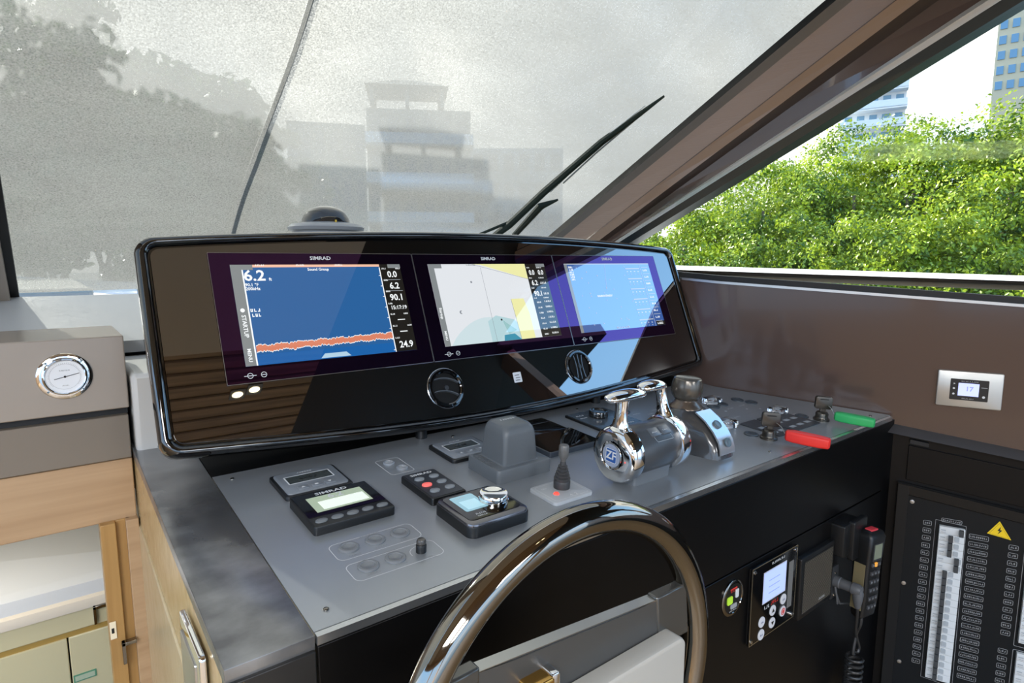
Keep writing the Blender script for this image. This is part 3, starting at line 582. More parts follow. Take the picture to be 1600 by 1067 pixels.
# ================================================================== INSTRUMENTS ON THE PLATE
def PT(name, u, v, label, cat, group=None): return empty(name, PLATE @ T(u, v), label, cat, group)
M_bez = mat('instrument grey', '#7c8187', .35); M_lcd = mat('lcd grey', '#5d6664', .15, emit='#6a726e', es=.12)
def trim_display(u, v, w_, d_, label):
    E = PT('trim_display', u, v, label, 'gauge', 'grey trim displays on the plate')
    mb = MB(); mb.rbox(0, w_, 0, d_, 0, .008, .008, M_plastb, ch=.002); mb.build('base', E)
    mb = MB(); mb.rbox(.006, w_-.006, .007, d_-.006, .008, .0105, .008, M_bez, ch=.0015); mb.marks(w_*.38, w_*.62, d_-.016, .004, .0107, M_white, 6)
    mb.stroke(rrect(.020, w_-.020, d_*.42, d_-.027, .002), .003, .0107, M_white); mb.build('face', E)
    mb = MB(); mb.quad(.0225, w_-.0225, d_*.42+.0025, d_-.0295, .0108, mat('lcd dark grey', '#3f4443', .12)); mb.marks(w_*.35, w_*.62, d_*.59, .010, .011, M_plastb, 4); mb.build('screen', E)
    for k in range(3):
        mb = MB(); xx = w_*.5+(k-1)*.026; mb.rbox(xx-.010, xx+.010, .016, .032, .0105, .0120, .002, M_bez, ch=.0006); 
        if k == 0: mb.flat([(xx-.004, .021), (xx+.004, .021), (xx, .028)], .0122, M_white)
        elif k == 2: mb.flat([(xx, .021), (xx+.004, .028), (xx-.004, .028)], .0122, M_white)
        else: mb.quad(xx-.0035, xx+.0035, .022, .027, .0122, M_white)
        mb.build('button', E)
trim_display(.322, .389, .130, .112, 'grey rectangular trim display at the left rear of the plate, whole face in view')
trim_display(.676, .381, .124, .112, 'grey rectangular trim display partly hidden behind the covered lever')
# autopilot head
E = PT('autopilot_display', .320, .240, 'black autopilot display reading 6.2 with five keys', 'display')
mb = MB(); mb.rbox(0, .146, 0, .130, 0, .016, .006, M_plastb, ch=.003); mb.build('housing', E)
mb = MB(); mb.rbox(.003, .143, .034, .127, .0155, .0170, .003, mat('gloss fascia', '#0a0a0b', .06)); mb.text('SIMRAD', .073, .117, .0095, .0173, M_white, sx=1.3); mb.build('face', E)
mb = MB(); mb.quad(.022, .124, .046, .107, .0174, mat('lcd sage', '#9fae95', .3, emit='#a5b298', es=.35)); mb.quad(.036, .120, .052, .085, .0176, mat('lcd pale', '#dfe6da', .3, emit='#dfe6da', es=.45)); mb.text('6.2', .073, .097, .017, .0178, M_white); mb.build('screen', E)
for k in range(5):
    mb = MB(); mb.lathe(.018+.0275*k, .017, [(.0095, .0155), (.009, .018), (.006, .0188), (.001, .019)], mat('key grey', '#6e7275', .3), seg=24, ex=1.15, ey=.75); mb.build('key', E)
# rotary toggle
E = PT('dimmer_knob', .442, .106, 'small black upright knob at the corner of the button outline', 'knob')
mb = MB(); mb.lathe(0, 0, [(.0085, 0), (.0085, .012), (.0078, .013)], M_plastb, seg=24); mb.build('base', E)
mb = MB(); mb.lathe(0, 0, [(.0068, .013), (.0078, .0145), (.0078, .018), (.0062, .0212), (.002, .022)], mat('smoked cap', '#4a4744', .15), seg=24); mb.build('cap', E)
# remote keypad
E = PT('keypad', .536, .232, 'narrow black keypad with round keys, one lit red', 'keypad')
mb = MB(); mb.rbox(0, .076, 0, .125, 0, .014, .005, M_plastb, ch=.003); mb.rbox(.004, .072, .004, .121, .0138, .0148, .004, mat('keypad face', '#2c2f33', .3)); mb.text('SIMRAD', .038, .110, .0085, .0150, M_white, sx=1.15); mb.build('housing', E)
for j in range(3):
    for i in range(2):
        red = (j == 1 and i == 0)
        mb = MB(); mb.lathe(.022+.033*i, .088-.03*j, [(.0105, .0146), (.0100, .017), (.0065, .018), (.001, .0182)], mat('red key', '#e07068', .4, emit='#e0524a', es=.5) if red else mat('key pale', '#80868b', .3), seg=24, ey=.8); o = mb.build('key', E)
        if red: tag(o, 'red lit key')
# joystick pilot controller
E = PT('controller', .526, .090, 'square black controller with a pale blue display and large chrome dial', 'controller')
mb = MB(); mb.rbox(0, .130, 0, .122, 0, .020, .016, M_plastb, ch=.003, n=6); mb.build('housing', E)
mb = MB(); mb.rbox(.001, .129, .001, .121, .014, .0245, .016, mat('dark steel bezel', '#77767a', .18, .9), ch=.0045, n=6); mb.build('bezel', E)
mb = MB(); mb.rbox(.010, .120, .016, .113, .0242, .0254, .010, mat('gloss fascia', '#0a0a0b', .06), n=5); mb.marks(.030, .052, .032, .0055, .0257, M_white, 6); mb.marks(.030, .050, .024, .0035, .0257, M_white, 6); mb.build('face', E)
mb = MB(); mb.flat(rrect(.022, .070, .046, .106, .004), .0257, mat('lcd blue', '#84acb8', .12, emit='#84aebb', es=.45)); mb.quad(.030, .064, .052, .085, .0259, mat('lcd blue pale', '#a4ccd6', .12, emit='#9fc6d2', es=.45)); mb.marks(.03, .05, .098, .004, .0259, M_white, 6); mb.build('screen', E)
mb = MB(); mb.lathe(.090, .062, [(.0275, .0254), (.0275, .028), (.0265, .0285), (.0265, .0375), (.0250, .0395), (.020, .0392), (.012, .0380), (.001, .0378)], M_chrome, seg=48); mb.build('dial', E)
# covered lever
E = PT('covered_lever', .692, .240, 'grey rubbery cover over a lever, square base with an upright hood', 'lever cover')
m_cov = mat('slate vinyl', '#5e6367', .4, bump=((300, 300, 300), .12))
mb = MB(); mb.rbox(0, .143, 0, .112, 0, .030, .008, m_cov, ch=.006, n=6)
for i in range(9): mb.box(.010+.011*i, .0125+.011*i, .1115, .1128, .006, .022, m_cov)
for i in range(12): mb.box(.002, .03, .092-.006*i, .0935-.006*i, .0300, .0308, m_cov)
mb.build('base', E)
mb = MB(); rg = lambda x0, x1, y0, y1, z_, r: [(x, y, z_) for x, y in rrect(x0, x1, y0, y1, r, 8)]
mb.loft([rg(.018, .118, .008, .102, .028, .006), rg(.023, .113, .012, .098, .032, .007), rg(.025, .111, .014, .096, .060, .008), rg(.026, .109, .016, .095, .090, .010), rg(.028, .106, .018, .093, .101, .012), rg(.032, .101, .023, .089, .108, .013), rg(.040, .092, .032, .080, .111, .012)], m_cov)
mb.marks(.046, .086, .064, .007, .1114, M_white, 6); mb.build('hood', E)
# covered glass tablets
m_tab = mat('gloss lid', '#050608', .03, spec=.8, coat=1)
E = PT('glass_cover', .905, .415, 'black glossy hinged lid behind the covered lever, in two strips', 'lid')
mb = MB(); mb.rbox(0, .140, 0, .066, 0, .008, .003, m_tab, ch=.001); mb.build('front_lid', E, bevel=0); mb = MB(); mb.rbox(0, .140, .068, .103, 0, .007, .003, m_tab, ch=.001); mb.build('rear_lid', E)
E = PT('glass_cover', .880, .296, 'larger black glossy tablet in front of the two strip lid', 'lid')
mb = MB(); mb.rbox(0, .166, 0, .112, 0, .012, .004, mat('slate rim', '#3d444e', .3), ch=.001); mb.build('base', E); mb = MB(); mb.rbox(.003, .163, .003, .109, .0115, .0130, .003, m_tab); mb.build('glass', E)
# thruster joystick
E = PT('thruster_joystick', .728, .106, 'small upright joystick with ribbed boot on a pale square plate', 'joystick')
mb = MB(); mb.rbox(0, .102, 0, .082, 0, .006, .010, mat('silver plate', '#b2b6ba', .4), ch=.0015, n=6); mb.stroke(rrect(.008, .094, .007, .075, .006), .0008, .0063, M_white); mb.text('4', .052, .013, .008, .0063, M_white); mb.text('2', .065, .013, .008, .0063, M_white); mb.marks(.018, .030, .062, .004, .0063, M_white, 4); mb.build('base', E)
mb = MB(); mb.lathe(.030, .032, [(.006, .006), (.004, .009), (.001, .0095)], mat('red lamp', '#e05a50', .3, emit='#ff3020', es=1.5), seg=16); tag(mb.build('indicator', E), 'small red lamp')
mb = MB(); P_ = [(.0165, .006), (.0168, .020), (.0155, .022)]
for k in range(5): r_ = .0165-.0018*k; P_ += [(r_, .024+.0062*k), (r_, .027+.0062*k), (r_-.003, .0285+.0062*k)]
P_ += [(.006, .056), (.005, .062)]
mb.lathe(.060, .050, P_, mat('boot rubber', '#3a3a3b', .5), seg=32); mb.build('boot', E)
mb = MB(); mb.lathe(.060, .050, [(.005, .058), (.0055, .064), (.0092, .070), (.0100, .073), (.0100, .092), (.0088, .0945), (.001, .0948)], mat('gunmetal cap', '#6a6967', .35, .3), seg=28); mb.build('grip', E)
# rotary control behind the throttle
E = PT('rotary_controller', 1.115, .335, 'flat black control panel with a dark round knob behind the throttles', 'controller')
mb = MB(); mb.rbox(0, .155, 0, .168, 0, .006, .004, M_plastb, ch=.0015); mb.rbox(.004, .151, .004, .164, .0058, .0068, .003, mat('slate face', '#4c545c', .15)); mb.marks(.015, .045, .14, .008, .007, M_white, 4); mb.marks(.015, .04, .12, .005, .007, M_white, 5); mb.marks(.09, .13, .03, .006, .007, M_white, 5); mb.build('panel', E)
mb = MB(); mb.lathe(.075, .112, [(.026, .006), (.027, .010), (.0265, .020), (.0245, .024), (.020, .0235), (.018, .021), (.001, .0205)], mat('dark nickel', '#5c5b5a', .12, .9), seg=40); mb.build('knob', E)

# ---- twin throttle
E = PT('throttle', .976, .117, 'chrome twin lever throttle on a grey drum with round end caps', 'throttle')
RX = Matrix.Rotation(R(90), 4, 'Y')           # lathe axis (z) turned to run along x
def xl(mb, z0, prof, m, seg=48): mb.lathe(0, 0, prof, m, M=T(0, 0, z0) @ RX, seg=seg)
m_drum = mat('graphite drum', '#45494e', .32)
mb = MB(); V = []
prof_y = lambda z_: .030+.012*max(0, 1-z_/.03)
mb.loft([[(x, y, z_) for x, y in rrect(-.050, .064, -d, d, .006)] for z_, d in ((0, .031), (.012, .030), (.03, .034), (.055, .047))], mat('pedestal grey', '#6a6e72', .4)); mb.build('pedestal', E)
mb = MB(); xl(mb, .066, [(.0495, -.055), (.0520, -.050), (.0520, .060), (.0495, .066)], m_drum)
for k in range(3):
    Mk = T(0, 0, .066) @ Matrix.Rotation(R(34), 4, 'X')
    xx = -.010+.030*k
    mb.stroke(rrect(-.012, .040, -.026, -.008, .003), .0012, .0523, M_dim, Mk) if k == 0 else None
mb.build('drum', E)
for k in range(2):
    mb = MB(); Mk = T(0, 0, .066) @ Matrix.Rotation(R(32), 4, 'X'); mb.rbox(-.016+.034*k, .013+.034*k, -.014, .008, .0505, .0535, .004, mat('key graphite', '#5b6066', .3), ch=.001, M=Mk); mb.marks(-.010+.034*k, .006+.034*k, -.004, .003, .0537, M_white, 4, Mk); mb.build('button', E)
for sgn, x0, lab in ((-1, -.055, 'left'), (1, .066, 'right')):
    mb = MB(); pr = [(.053, 0), (.0585, .003), (.0585, .026), (.055, .032), (.046, .036), (.030, .037), (.027, .034), (.0265, .0335)]
    xl(mb, .066, [(r, x0+sgn*z_) for r, z_ in pr] if sgn > 0 else [(r, x0-z_) for r, z_ in pr], M_chrome, 56)
    # lever web rising out of the disc and tapering to the shaft
    lean = .002 if sgn < 0 else .028; xm = x0+sgn*.016
    ell = lambda cx, cy, cz, rx, ry: [(cx+rx*math.cos(a), cy+ry*math.sin(a), cz) for a in [2*math.pi*i/20 for i in range(20)]]
    mb.loft([ell(xm, .0, .085, .0155, .050), ell(xm, .004, .108, .0150, .036), ell(xm, lean*.35, .124, .0125, .021), ell(xm, lean*.6, .140, .0105, .0155), ell(xm, lean*.85, .162, .0100, .0140), ell(xm-sgn*.001, lean, .176, .0115, .0150), ell(xm-sgn*.002, lean, .183, .012, .016)], M_chrome)
    mb.build('lever', E)
    mb = MB(); xa, xb = (x0-.060, x0+.048) if sgn < 0 else (x0-.052, x0+.024)
    n = 14; rings = []
    for i in range(n+1):
        a = math.pi*i/n; xx = (xa+xb)/2-(xb-xa)/2*math.cos(a); r_ = max(math.sin(a), .02)**.55
        rings.append([(xx, lean+.021*r_*math.cos(b), .184+(.0115*r_*math.sin(b))+.004*math.sin(a)) for b in [2*math.pi*j/24 for j in range(24)]])
    mb.loft(rings, M_chrome); mb.build('handle', E)
    if sgn < 0:
        mb = MB(); Mk = T(x0-.0368, 0, .066) @ Matrix.Rotation(R(-90), 4, 'Y') @ Matrix.Rotation(R(-90), 4, 'Z')
        mb.lathe(0, 0, [(.027, 0), (.0265, .0015), (.024, .0005), (.023, .0003)], M_chrome, M=Mk, seg=40); mb.disc(0, 0, .0235, .0006, mat('badge silver', '#b8c2d8', .25, .4), Mk, 40)
        mb.rbox(-.0145, .0145, -.0145, .0145, .0006, .0012, .004, mat('badge blue', '#2e5a9e', .3), M=Mk); mb.stroke(rrect(-.0145, .0145, -.0145, .0145, .004), .0012, .0014, M_white, Mk); mb.text('ZF', 0, 0, .017, .0015, M_white, M=Mk); mb.build('badge', E)

# ---- docking joystick
E = PT('docking_joystick', 1.236, .175, 'stout dark joystick with barrel knob and silver button nose', 'joystick')
def foot(k, zz_, nose, wn_, back_, rr_, cy=.02):
    P = []
    for i in range(17): a = R(0+180*i/16); P.append((rr_*math.cos(a), cy+back_*math.sin(a), zz_))
    P += [(-rr_*.93, cy-.03*k, zz_), (-wn_, nose+.018*k, zz_), (-wn_*.85, nose+.004, zz_), (-wn_*.5, nose, zz_), (wn_*.5, nose, zz_), (wn_*.85, nose+.004, zz_), (wn_, nose+.018*k, zz_), (rr_*.93, cy-.03*k, zz_)]
    return P
m_js = mat('dark pearl plastic', '#3b3c3e', .22, coat=.6)
mb = MB(); mb.loft([foot(1, 0, -.100, .040, .066, .068), foot(1, .006, -.099, .039, .064, .066), foot(1, .030, -.091, .037, .062, .063), foot(1, .055, -.072, .035, .057, .058), foot(1, .075, -.048, .034, .050, .052), foot(.8, .090, -.020, .032, .044, .045), foot(.5, .098, -.006, .026, .038, .038)], m_js); mb.build('body', E, angle=50)
mb = MB(); cr = [(-.100, .010), (-.0975, .024), (-.091, .040), (-.074, .0605), (-.050, .0800), (-.022, .0945)]
V = []; 
for y_, z_ in cr: V += [(-.028, y_, z_), (.028, y_, z_), (.028, y_-.003, z_+.003), (-.028, y_-.003, z_+.003)]
Fc = []
for i in range(len(cr)-1):
    u = 4*i
    for j in range(4): Fc.append((u+j, u+(j+1) % 4, u+4+(j+1) % 4, u+4+j))
Fc += [(3, 2, 1, 0), tuple(4*(len(cr)-1)+k for k in range(4))]
mb.add(V, Fc, mat('silver nose', '#c9cdd2', .2, .7)); mb.build('nose_panel', E)
for y_, z_ in ((-.064, .0745), (-.0965, .040)):
    mb = MB(); ang = R(38) if y_ > -.08 else R(66); Mk = T(0, y_-.003, z_) @ Matrix.Rotation(ang, 4, 'X'); mb.lathe(0, 0, [(.011, -.001), (.011, .002), (.009, .003), (.007, .0022), (.001, .0022)], mat('nose button', '#5c6e78', .3), M=Mk, seg=24); mb.build('button', E)
mb = MB(); mb.lathe(0, .026, [(.041, .094), (.040, .098), (.030, .106), (.025, .114), (.024, .118)], mat('bronze collar', '#6d6258', .25, .6), seg=36); mb.build('collar', E)
mb = MB(); mb.lathe(0, .026, [(.024, .112), (.030, .115), (.036, .124), (.0385, .138), (.037, .154), (.033, .165), (.030, .1665), (.027, .1655), (.001, .1652)], mat('pearl knob', '#605b54', .22, .55), seg=40); mb.build('knob', E)

# ---- clear guards, keys and floats
mcl = bpy.data.materials.new('clear acrylic'); mcl.use_nodes = True; p = mcl.node_tree.nodes['Principled BSDF']; p.inputs['Transmission Weight'].default_value = 1; p.inputs['Roughness'].default_value = .03; p.inputs['Base Color'].default_value = (.93, .97, 1, 1)
GG = 'clear acrylic switch guards'
for u, v, lab in ((1.70, .205, 'clear acrylic switch guard beside the green float key'), (1.452, .215, 'clear acrylic switch guard partly hidden right of the docking joystick'), (1.615, .372, 'clear acrylic switch guard at the rear of the plate near the wall')):
    E = PT('switch_guard', u, v, lab, 'switch guard', GG)
    mb = MB(); mb.rbox(-.030, .030, -.022, .022, .001, .020, .012, mcl, ch=.005, n=6); mb.build('cover', E)
    mb = MB(); mb.rbox(-.010, .010, -.006, .006, .0005, .004, .002, M_white); mb.build('toggle', E)
m_key = mat('key gunmetal', '#4e4943', .28, .7)
def key(u, v, rot, label):
    E = PT('ignition_key', u, v, label, 'key', 'ignition keys in the plate'); E.scale = (1.3, 1.3, 1.3)
    mb = MB(); mb.lathe(0, 0, [(.017, 0), (.017, .004), (.0145, .005), (.013, .009), (.0135, .015), (.011, .019), (.009, .020)], mat('lock cylinder', '#56524c', .3, .8), seg=28); mb.build('lock', E)
    mb = MB(); Mk = Matrix.Rotation(rot, 4, 'Z'); mb.rbox(-.006, .006, -.003, .003, .018, .030, .001, m_key, M=Mk)
    Mh = Mk @ T(0, 0, .041) @ Matrix.Rotation(R(90), 4, 'X'); mb.rbox(-.0175, .0175, -.015, .013, -.0045, .0045, .005, m_key, ch=.001, M=Mh); mb.rbox(-.009, .009, .006, .0085, -.005, .005, .001, M_rubber, M=Mh); mb.build('bow', E)
    return E
key(1.463, .098, R(-48), 'dark ignition key standing in its lock with the red float tied on')
key(1.758, .103, R(-48), 'dark ignition key standing in its lock with the green float tied on')
def floatfob(pa, pb, w_, h_, col, name, label, key_p):
    pa = Vector(pa); pb = Vector(pb); d = pb-pa; ln = d.length; xdir = d.normalized(); zdir = Vector((0, 0, 1)); ydir = zdir.cross(xdir).normalized(); zdir = xdir.cross(ydir)
    Mf = Matrix((( xdir.x, ydir.x, zdir.x, pa.x), (xdir.y, ydir.y, zdir.y, pa.y), (xdir.z, ydir.z, zdir.z, pa.z), (0, 0, 0, 1)))
    E = empty('key_float', PLATE @ Mf, label, 'key float', 'foam key floats on the plate')
    m = mat(name, col, .45); rings = []
    for x, s_, o in ((0, .62, .004), (.004, .80, .001), (ln*.18, .93, 0), (ln*.45, 1, 0), (ln*.75, .92, 0), (ln*.97, .78, .001), (ln, .70, .004)):
        rings.append([(x, a, b) for a, b in rrect(-w_*s_/2+o, w_*s_/2-o, -h_/2+o, h_/2-o, .006, 4)])
    mb = MB(); mb.loft(rings, m); mb.build('foam_body', E)
    q = Mf.inverted() @ Vector(key_p); mb = MB(); mb.tube([q, q*.75+Vector((0, 0, .004)), q*.4+Vector((0, .002, .006)), Vector((.001, 0, 0))], .0012, M_steel, seg=8); mb.build('chain', E)
floatfob((1.455, .052, .026), (1.487, -.045, .026), .032, .028, '#e8322c', 'red foam', 'red foam key float resting over the front edge of the plate', (1.470, .090, .045))
floatfob((1.752, .066, .024), (1.782, -.030, .024), .032, .026, '#2fae62', 'green foam', 'green foam key float resting near the right end of the plate', (1.765, .094, .045))

# ================================================================== ON THE LOWER FASCIA
def FT(name, x, y, label, cat, group=None, z_=0): return empty(name, FASC @ T(x, y, z_), label, cat, group)
E = FT('start_gauge', 1.165, -.7465, 'small round chrome ringed gauge with red, green and yellow marks', 'gauge')
mb = MB(); mb.lathe(0, 0, [(.042, 0), (.042, .003), (.039, .005), (.035, .005), (.034, .003)], M_dchrome, seg=40); mb.build('ring', E)
mb = MB(); mb.disc(0, 0, .0345, .0035, M_plastb, seg=36); mb.text('STOP', 0, .018, .006, .004, mat('red print', '#d83a34', .5)); mb.quad(-.012, .014, .020, .0245, .004, mat('red print', '#d83a34', .5)); mb.rbox(-.024, -.004, -.010, .008, .0035, .0055, .004, mat('lime print', '#a8d038', .5, emit='#a8d038', es=.25)); mb.rbox(.008, .020, -.002, .018, .0035, .0050, .003, M_white); mb.rbox(-.010, .014, -.024, -.013, .0035, .005, .003, M_dim); mb.marks(-.014, .016, -.0285, .003, .004, M_white, 6); mb.build('dial', E)
E = FT('generator_panel', 1.335, -.795, 'black generator panel with lit blue display and six round white keys', 'control panel')
mb = MB(); mb.rbox(-.104, .102, -.096, .096, .004, .009, .003, mat('panel gloss', '#070708', .12), ch=.001); mb.stroke(rrect(-.104, .102, -.096, .096, .003), .0022, .0095, mat('brass edge', '#b4a486', .25, .8)); mb.box(-.100, .098, -.092, .092, 0, .004, M_plast)
mb.marks(-.02, .04, .0845, .006, .0096, M_white, 7)
mb.marks(-.045, -.02, -.020, .009, .0096, M_white, 3); mb.marks(-.015, .02, -.018, .009, .0096, mat('red print', '#d83a34', .5), 4); mb.quad(.062, .085, -.06, .062, .0096, mat('pale strip', '#70706e', .4)); mb.build('plate', E)
mb = MB(); mb.quad(-.055, .050, -.008, .072, .0098, mat('lcd frame', '#c9ccd4', .3)); mb.quad(-.052, .047, -.005, .069, .0101, mat('lcd lilac', '#8fa0e8', .2, emit='#8d9cf0', es=1.0)); 
for k in range(3): mb.quad(-.03, .02, .012+.016*k, .014+.016*k, .0103, mat('lcd lilac dim', '#7080c8', .2, emit='#7686d8', es=.8))
mb.build('screen', E)
for i, (x, y, c) in enumerate(((-.052, -.052, 0), (-.004, -.040, 0), (.044, -.028, 0), (-.052, -.084, 0), (-.004, -.072, 0), (.044, -.060, 1))):
    mb = MB(); mb.lathe(x, y, [(.0135, .009), (.013, .0105), (.001, .0108)], mat('key white', '#d5d6da', .4), seg=24)
    if c: mb.disc(x, y, .009, .0111, mat('red print', '#d83a34', .5), seg=20); mb.disc(x, y, .0065, .0113, mat('key white', '#d5d6da', .4), seg=20); mb.disc(x, y, .005, .0115, mat('red print', '#d83a34', .5), seg=20)
    elif i == 1: mb.flat([(x-.006, y-.004), (x+.006, y-.004), (x, y+.006)], .0112, M_plastb)
    elif i == 4: mb.flat([(x, y-.006), (x+.006, y+.004), (x-.006, y+.004)], .0112, M_plastb)
    else: mb.marks(x-.006, x+.006, y, .004, .0112, mat('ink blue', '#3d4c84', .5), 3)
    mb.build('key', E)
for x in (-.094, .092):
    for y in (-.086, .086): mb = MB(); mb.lathe(x, y, [(.005, .009), (.0045, .0115), (.001, .012)], M_chrome, seg=14); mb.build('screw', E)
E = FT('loudspeaker', 1.546, -.827, 'square black loudspeaker with fine dark mesh grille on the fascia', 'speaker')
mb = MB(); mb.rbox(-.092, .088, -.084, .084, 0, .013, .006, M_plastb, ch=.003); mb.build('housing', E)
mg = mat('speaker mesh', '#222120', .5, noise_=None); mb = MB(); mb.rbox(-.078, .076, -.070, .072, .012, .0142, .004, mg)
mwh = mat('mesh wire', '#a39880', .4)
for i in range(34):
    for j in range(32): mb.quad(-.076+.0045*i+(.00225 if j % 2 else 0), -.0742+.0045*i+(.00225 if j % 2 else 0), -.067+.0043*j, -.0656+.0043*j, .0145, mwh)
mb.marks(.010, .045, -.058, .006, .0148, M_white, 7); mb.build('grille', E, flat=True)
# handset on its cradle
E = FT('handset_cradle', 1.690, -.745, 'black bracket behind the handset, fixed high on the fascia', 'bracket')
mb = MB(); mb.rbox(-.055, .045, -.045, .045, 0, .035, .006, M_plastb, ch=.004); mb.rbox(-.02, .06, -.06, .05, .030, .045, .006, M_plastb, ch=.003); mb.build('body', E)
HS = FASC @ T(1.735, -.848, .058) @ Matrix.Rotation(R(-8), 4, 'Y') @ Matrix.Rotation(R(-3), 4, 'Z')
E = empty('radio_handset', HS, 'black radio handset with small display and keypad hanging on the fascia', 'handset')
mb = MB(); rings = []
for y_, w_, zf, zb in ((-.128, .026, .010, -.010), (-.120, .032, .018, -.016), (-.07, .034, .022, -.022), (0, .033, .020, -.024), (.06, .035, .022, -.026), (.105, .036, .024, -.024), (.118, .032, .018, -.018), (.123, .025, .010, -.012)):
    rings.append([(x, y_, z_) for x, z_ in rrect(-w_, w_, zb, zf, .008, 4)])
mb.loft(rings, M_plastb); mb.box(-.0355, -.034, -.10, .03, -.016, .014, mat('olive side grip', '#7c7153', .5)); mb.build('body', E)
mb = MB(); mb.rbox(-.022, .022, .042, .092, .0205, .0245, .003, M_plast); mb.quad(-.018, .018, .047, .088, .0248, mat('lcd olive', '#7d8470', .2)); mb.build('screen', E)
mb = MB(); mb.rbox(-.020, .012, .119, .126, -.006, .012, .002, mat('red tip', '#d8404a', .4), ch=.001); tag(mb.build('call_button', E), 'red button on top')
for j in range(6):
    for i in range(3):
        amb = (j == 0 and i == 1)
        mb = MB(); mb.rbox(-.020+.0145*i, -.009+.0145*i, .024-.024*j, .036-.024*j, .019, .0245, .003, mat('amber key', '#e0a040', .4, emit='#e09830', es=.4) if amb else mat('handset key', '#3c3d40', .4), ch=.001); mb.marks(-.018+.0145*i, -.011+.0145*i, .030-.024*j, .004, .0247, M_dim, 2); mb.build('key', E)
# connector and coiled cord
E = FT('cable_socket', 1.668, -.876, 'grey cable socket with right angled plug under the handset bracket', 'socket')
mb = MB(); mb.rbox(-.026, .020, -.050, .045, 0, .006, .010, M_plast, ch=.002, n=5); mb.lathe(-.003, .024, [(.004, .006), (.0035, .008), (.001, .0085)], M_chrome, seg=12); mb.lathe(-.003, -.040, [(.004, .006), (.0035, .008), (.001, .0085)], M_chrome, seg=12); mb.build('flange', E)
m_pl = mat('plug grey', '#55575a', .45); mb = MB(); mb.lathe(0, 0, [(.016, .006), (.016, .020), (.014, .022), (.0135, .050), (.016, .052), (.016, .068), (.012, .075)], m_pl, seg=24); mb.tube([(0, 0, .062), (.0, -.010, .066), (.002, -.035, .066), (.004, -.052, .066)], [.014, .0145, .011, .007], m_pl, seg=14); mb.build('plug', E)
mb = MB(); mb.tube([(-.012, -.01, .012), (-.010, -.040, .018), (.0, -.062, .016), (.012, -.058, .012), (.008, -.044, .010), (.02, -.070, .014), (.07, -.085, .02), (.10, -.095, .025)], .0028, m_pl, seg=8); mb.build('cap_tether', E)
cord = []
p0 = Vector((1.672, -.928, .066)); pts = [p0, Vector((1.685, -.96, .062)), Vector((1.715, -1.02, .05)), Vector((1.742, -1.06, .045)), Vector((1.760, -1.09, .045)), Vector((1.756, -1.105, .045))]
def cr_(P, n=10):
    O = []
    for i in range(len(P)-1):
        a, b, c, d = P[max(i-1, 0)], P[i], P[i+1], P[min(i+2, len(P)-1)]
        for k in range(n):
            t_ = k/n; O.append(.5*((2*b)+(c-a)*t_+(2*a-5*b+4*c-d)*t_*t_+(3*b-a-3*c+d)*t_**3))
    return O+[P[-1]]
cord = cr_(pts); base = Vector((1.735, -1.105, .045))
for i in range(17*16):
    a = 2*math.pi*i/16; cord.append(Vector((base.x+.021*math.cos(a)-.00003*i, base.y-i*.0165/16-.004*math.sin(a), base.z+.021*math.sin(a)*-1)))
mb = MB(); mb.tube(cord, .0042, mat('cord black', '#2c2d2e', .35), seg=8, M=FASC); tag(mb.build('coiled_cord'), 'black coiled cord hanging down from the plug', 'cord')
mb = MB(); hb = HS @ Vector((0, -.126, 0)); 
fi = FASC.inverted() @ hb
mb.tube(cr_([fi, fi+Vector((-.004, -.03, 0)), Vector((1.735, -1.04, .045)), Vector((1.722, -1.09, .045)), Vector((1.728, -1.10, .045)), Vector((1.75, -1.112, .03))]), .0042, MATS['cord black'], seg=8, M=FASC); tag(mb.build('handset_lead'), 'short black lead from the foot of the handset to the coil', 'cord')

# ================================================================== STARBOARD WALL: thermostat and electrical panel
def WT(name, s, y, label, cat, z_=0): return empty(name, WALL @ T(s, y, z_), label, cat)
E = WT('thermostat', .157, -.3655, 'silver framed climate control panel on the brown wall', 'thermostat')
mb = MB(); mb.rbox(-.076, .076, -.052, .052, 0, .009, .004, mat('satin silver', '#b4b2ac', .32, .6), ch=.002); mb.build('frame', E)
mb = MB(); mb.rbox(-.045, .044, -.031, .030, .0085, .0105, .002, M_plastb); mb.marks(-.020, .020, .024, .003, .0108, M_dim, 9); mb.marks(-.016, .012, -.026, .003, .0108, M_dim, 7)
for j, yy in enumerate((.016, .002, -.014)): mb.disc(-.036, yy, .0028, .0108, M_white, seg=3 if j == 0 else 12)
mb.disc(.034, -.018, .0035, .0108, M_white, seg=12); mb.quad(.027, .041, .008, .010, .0108, M_dim); mb.build('module', E)
mb = MB(); mb.quad(-.026, .022, -.018, .019, .0110, mat('lcd lavender', '#aab4ea', .2, emit='#a9b2f0', es=.9)); mb.text('17', .0, .002, .013, .0112, mat('lcd ink', '#8a92c8', .2, emit='#8890c8', es=.6)); mb.build('screen', E)
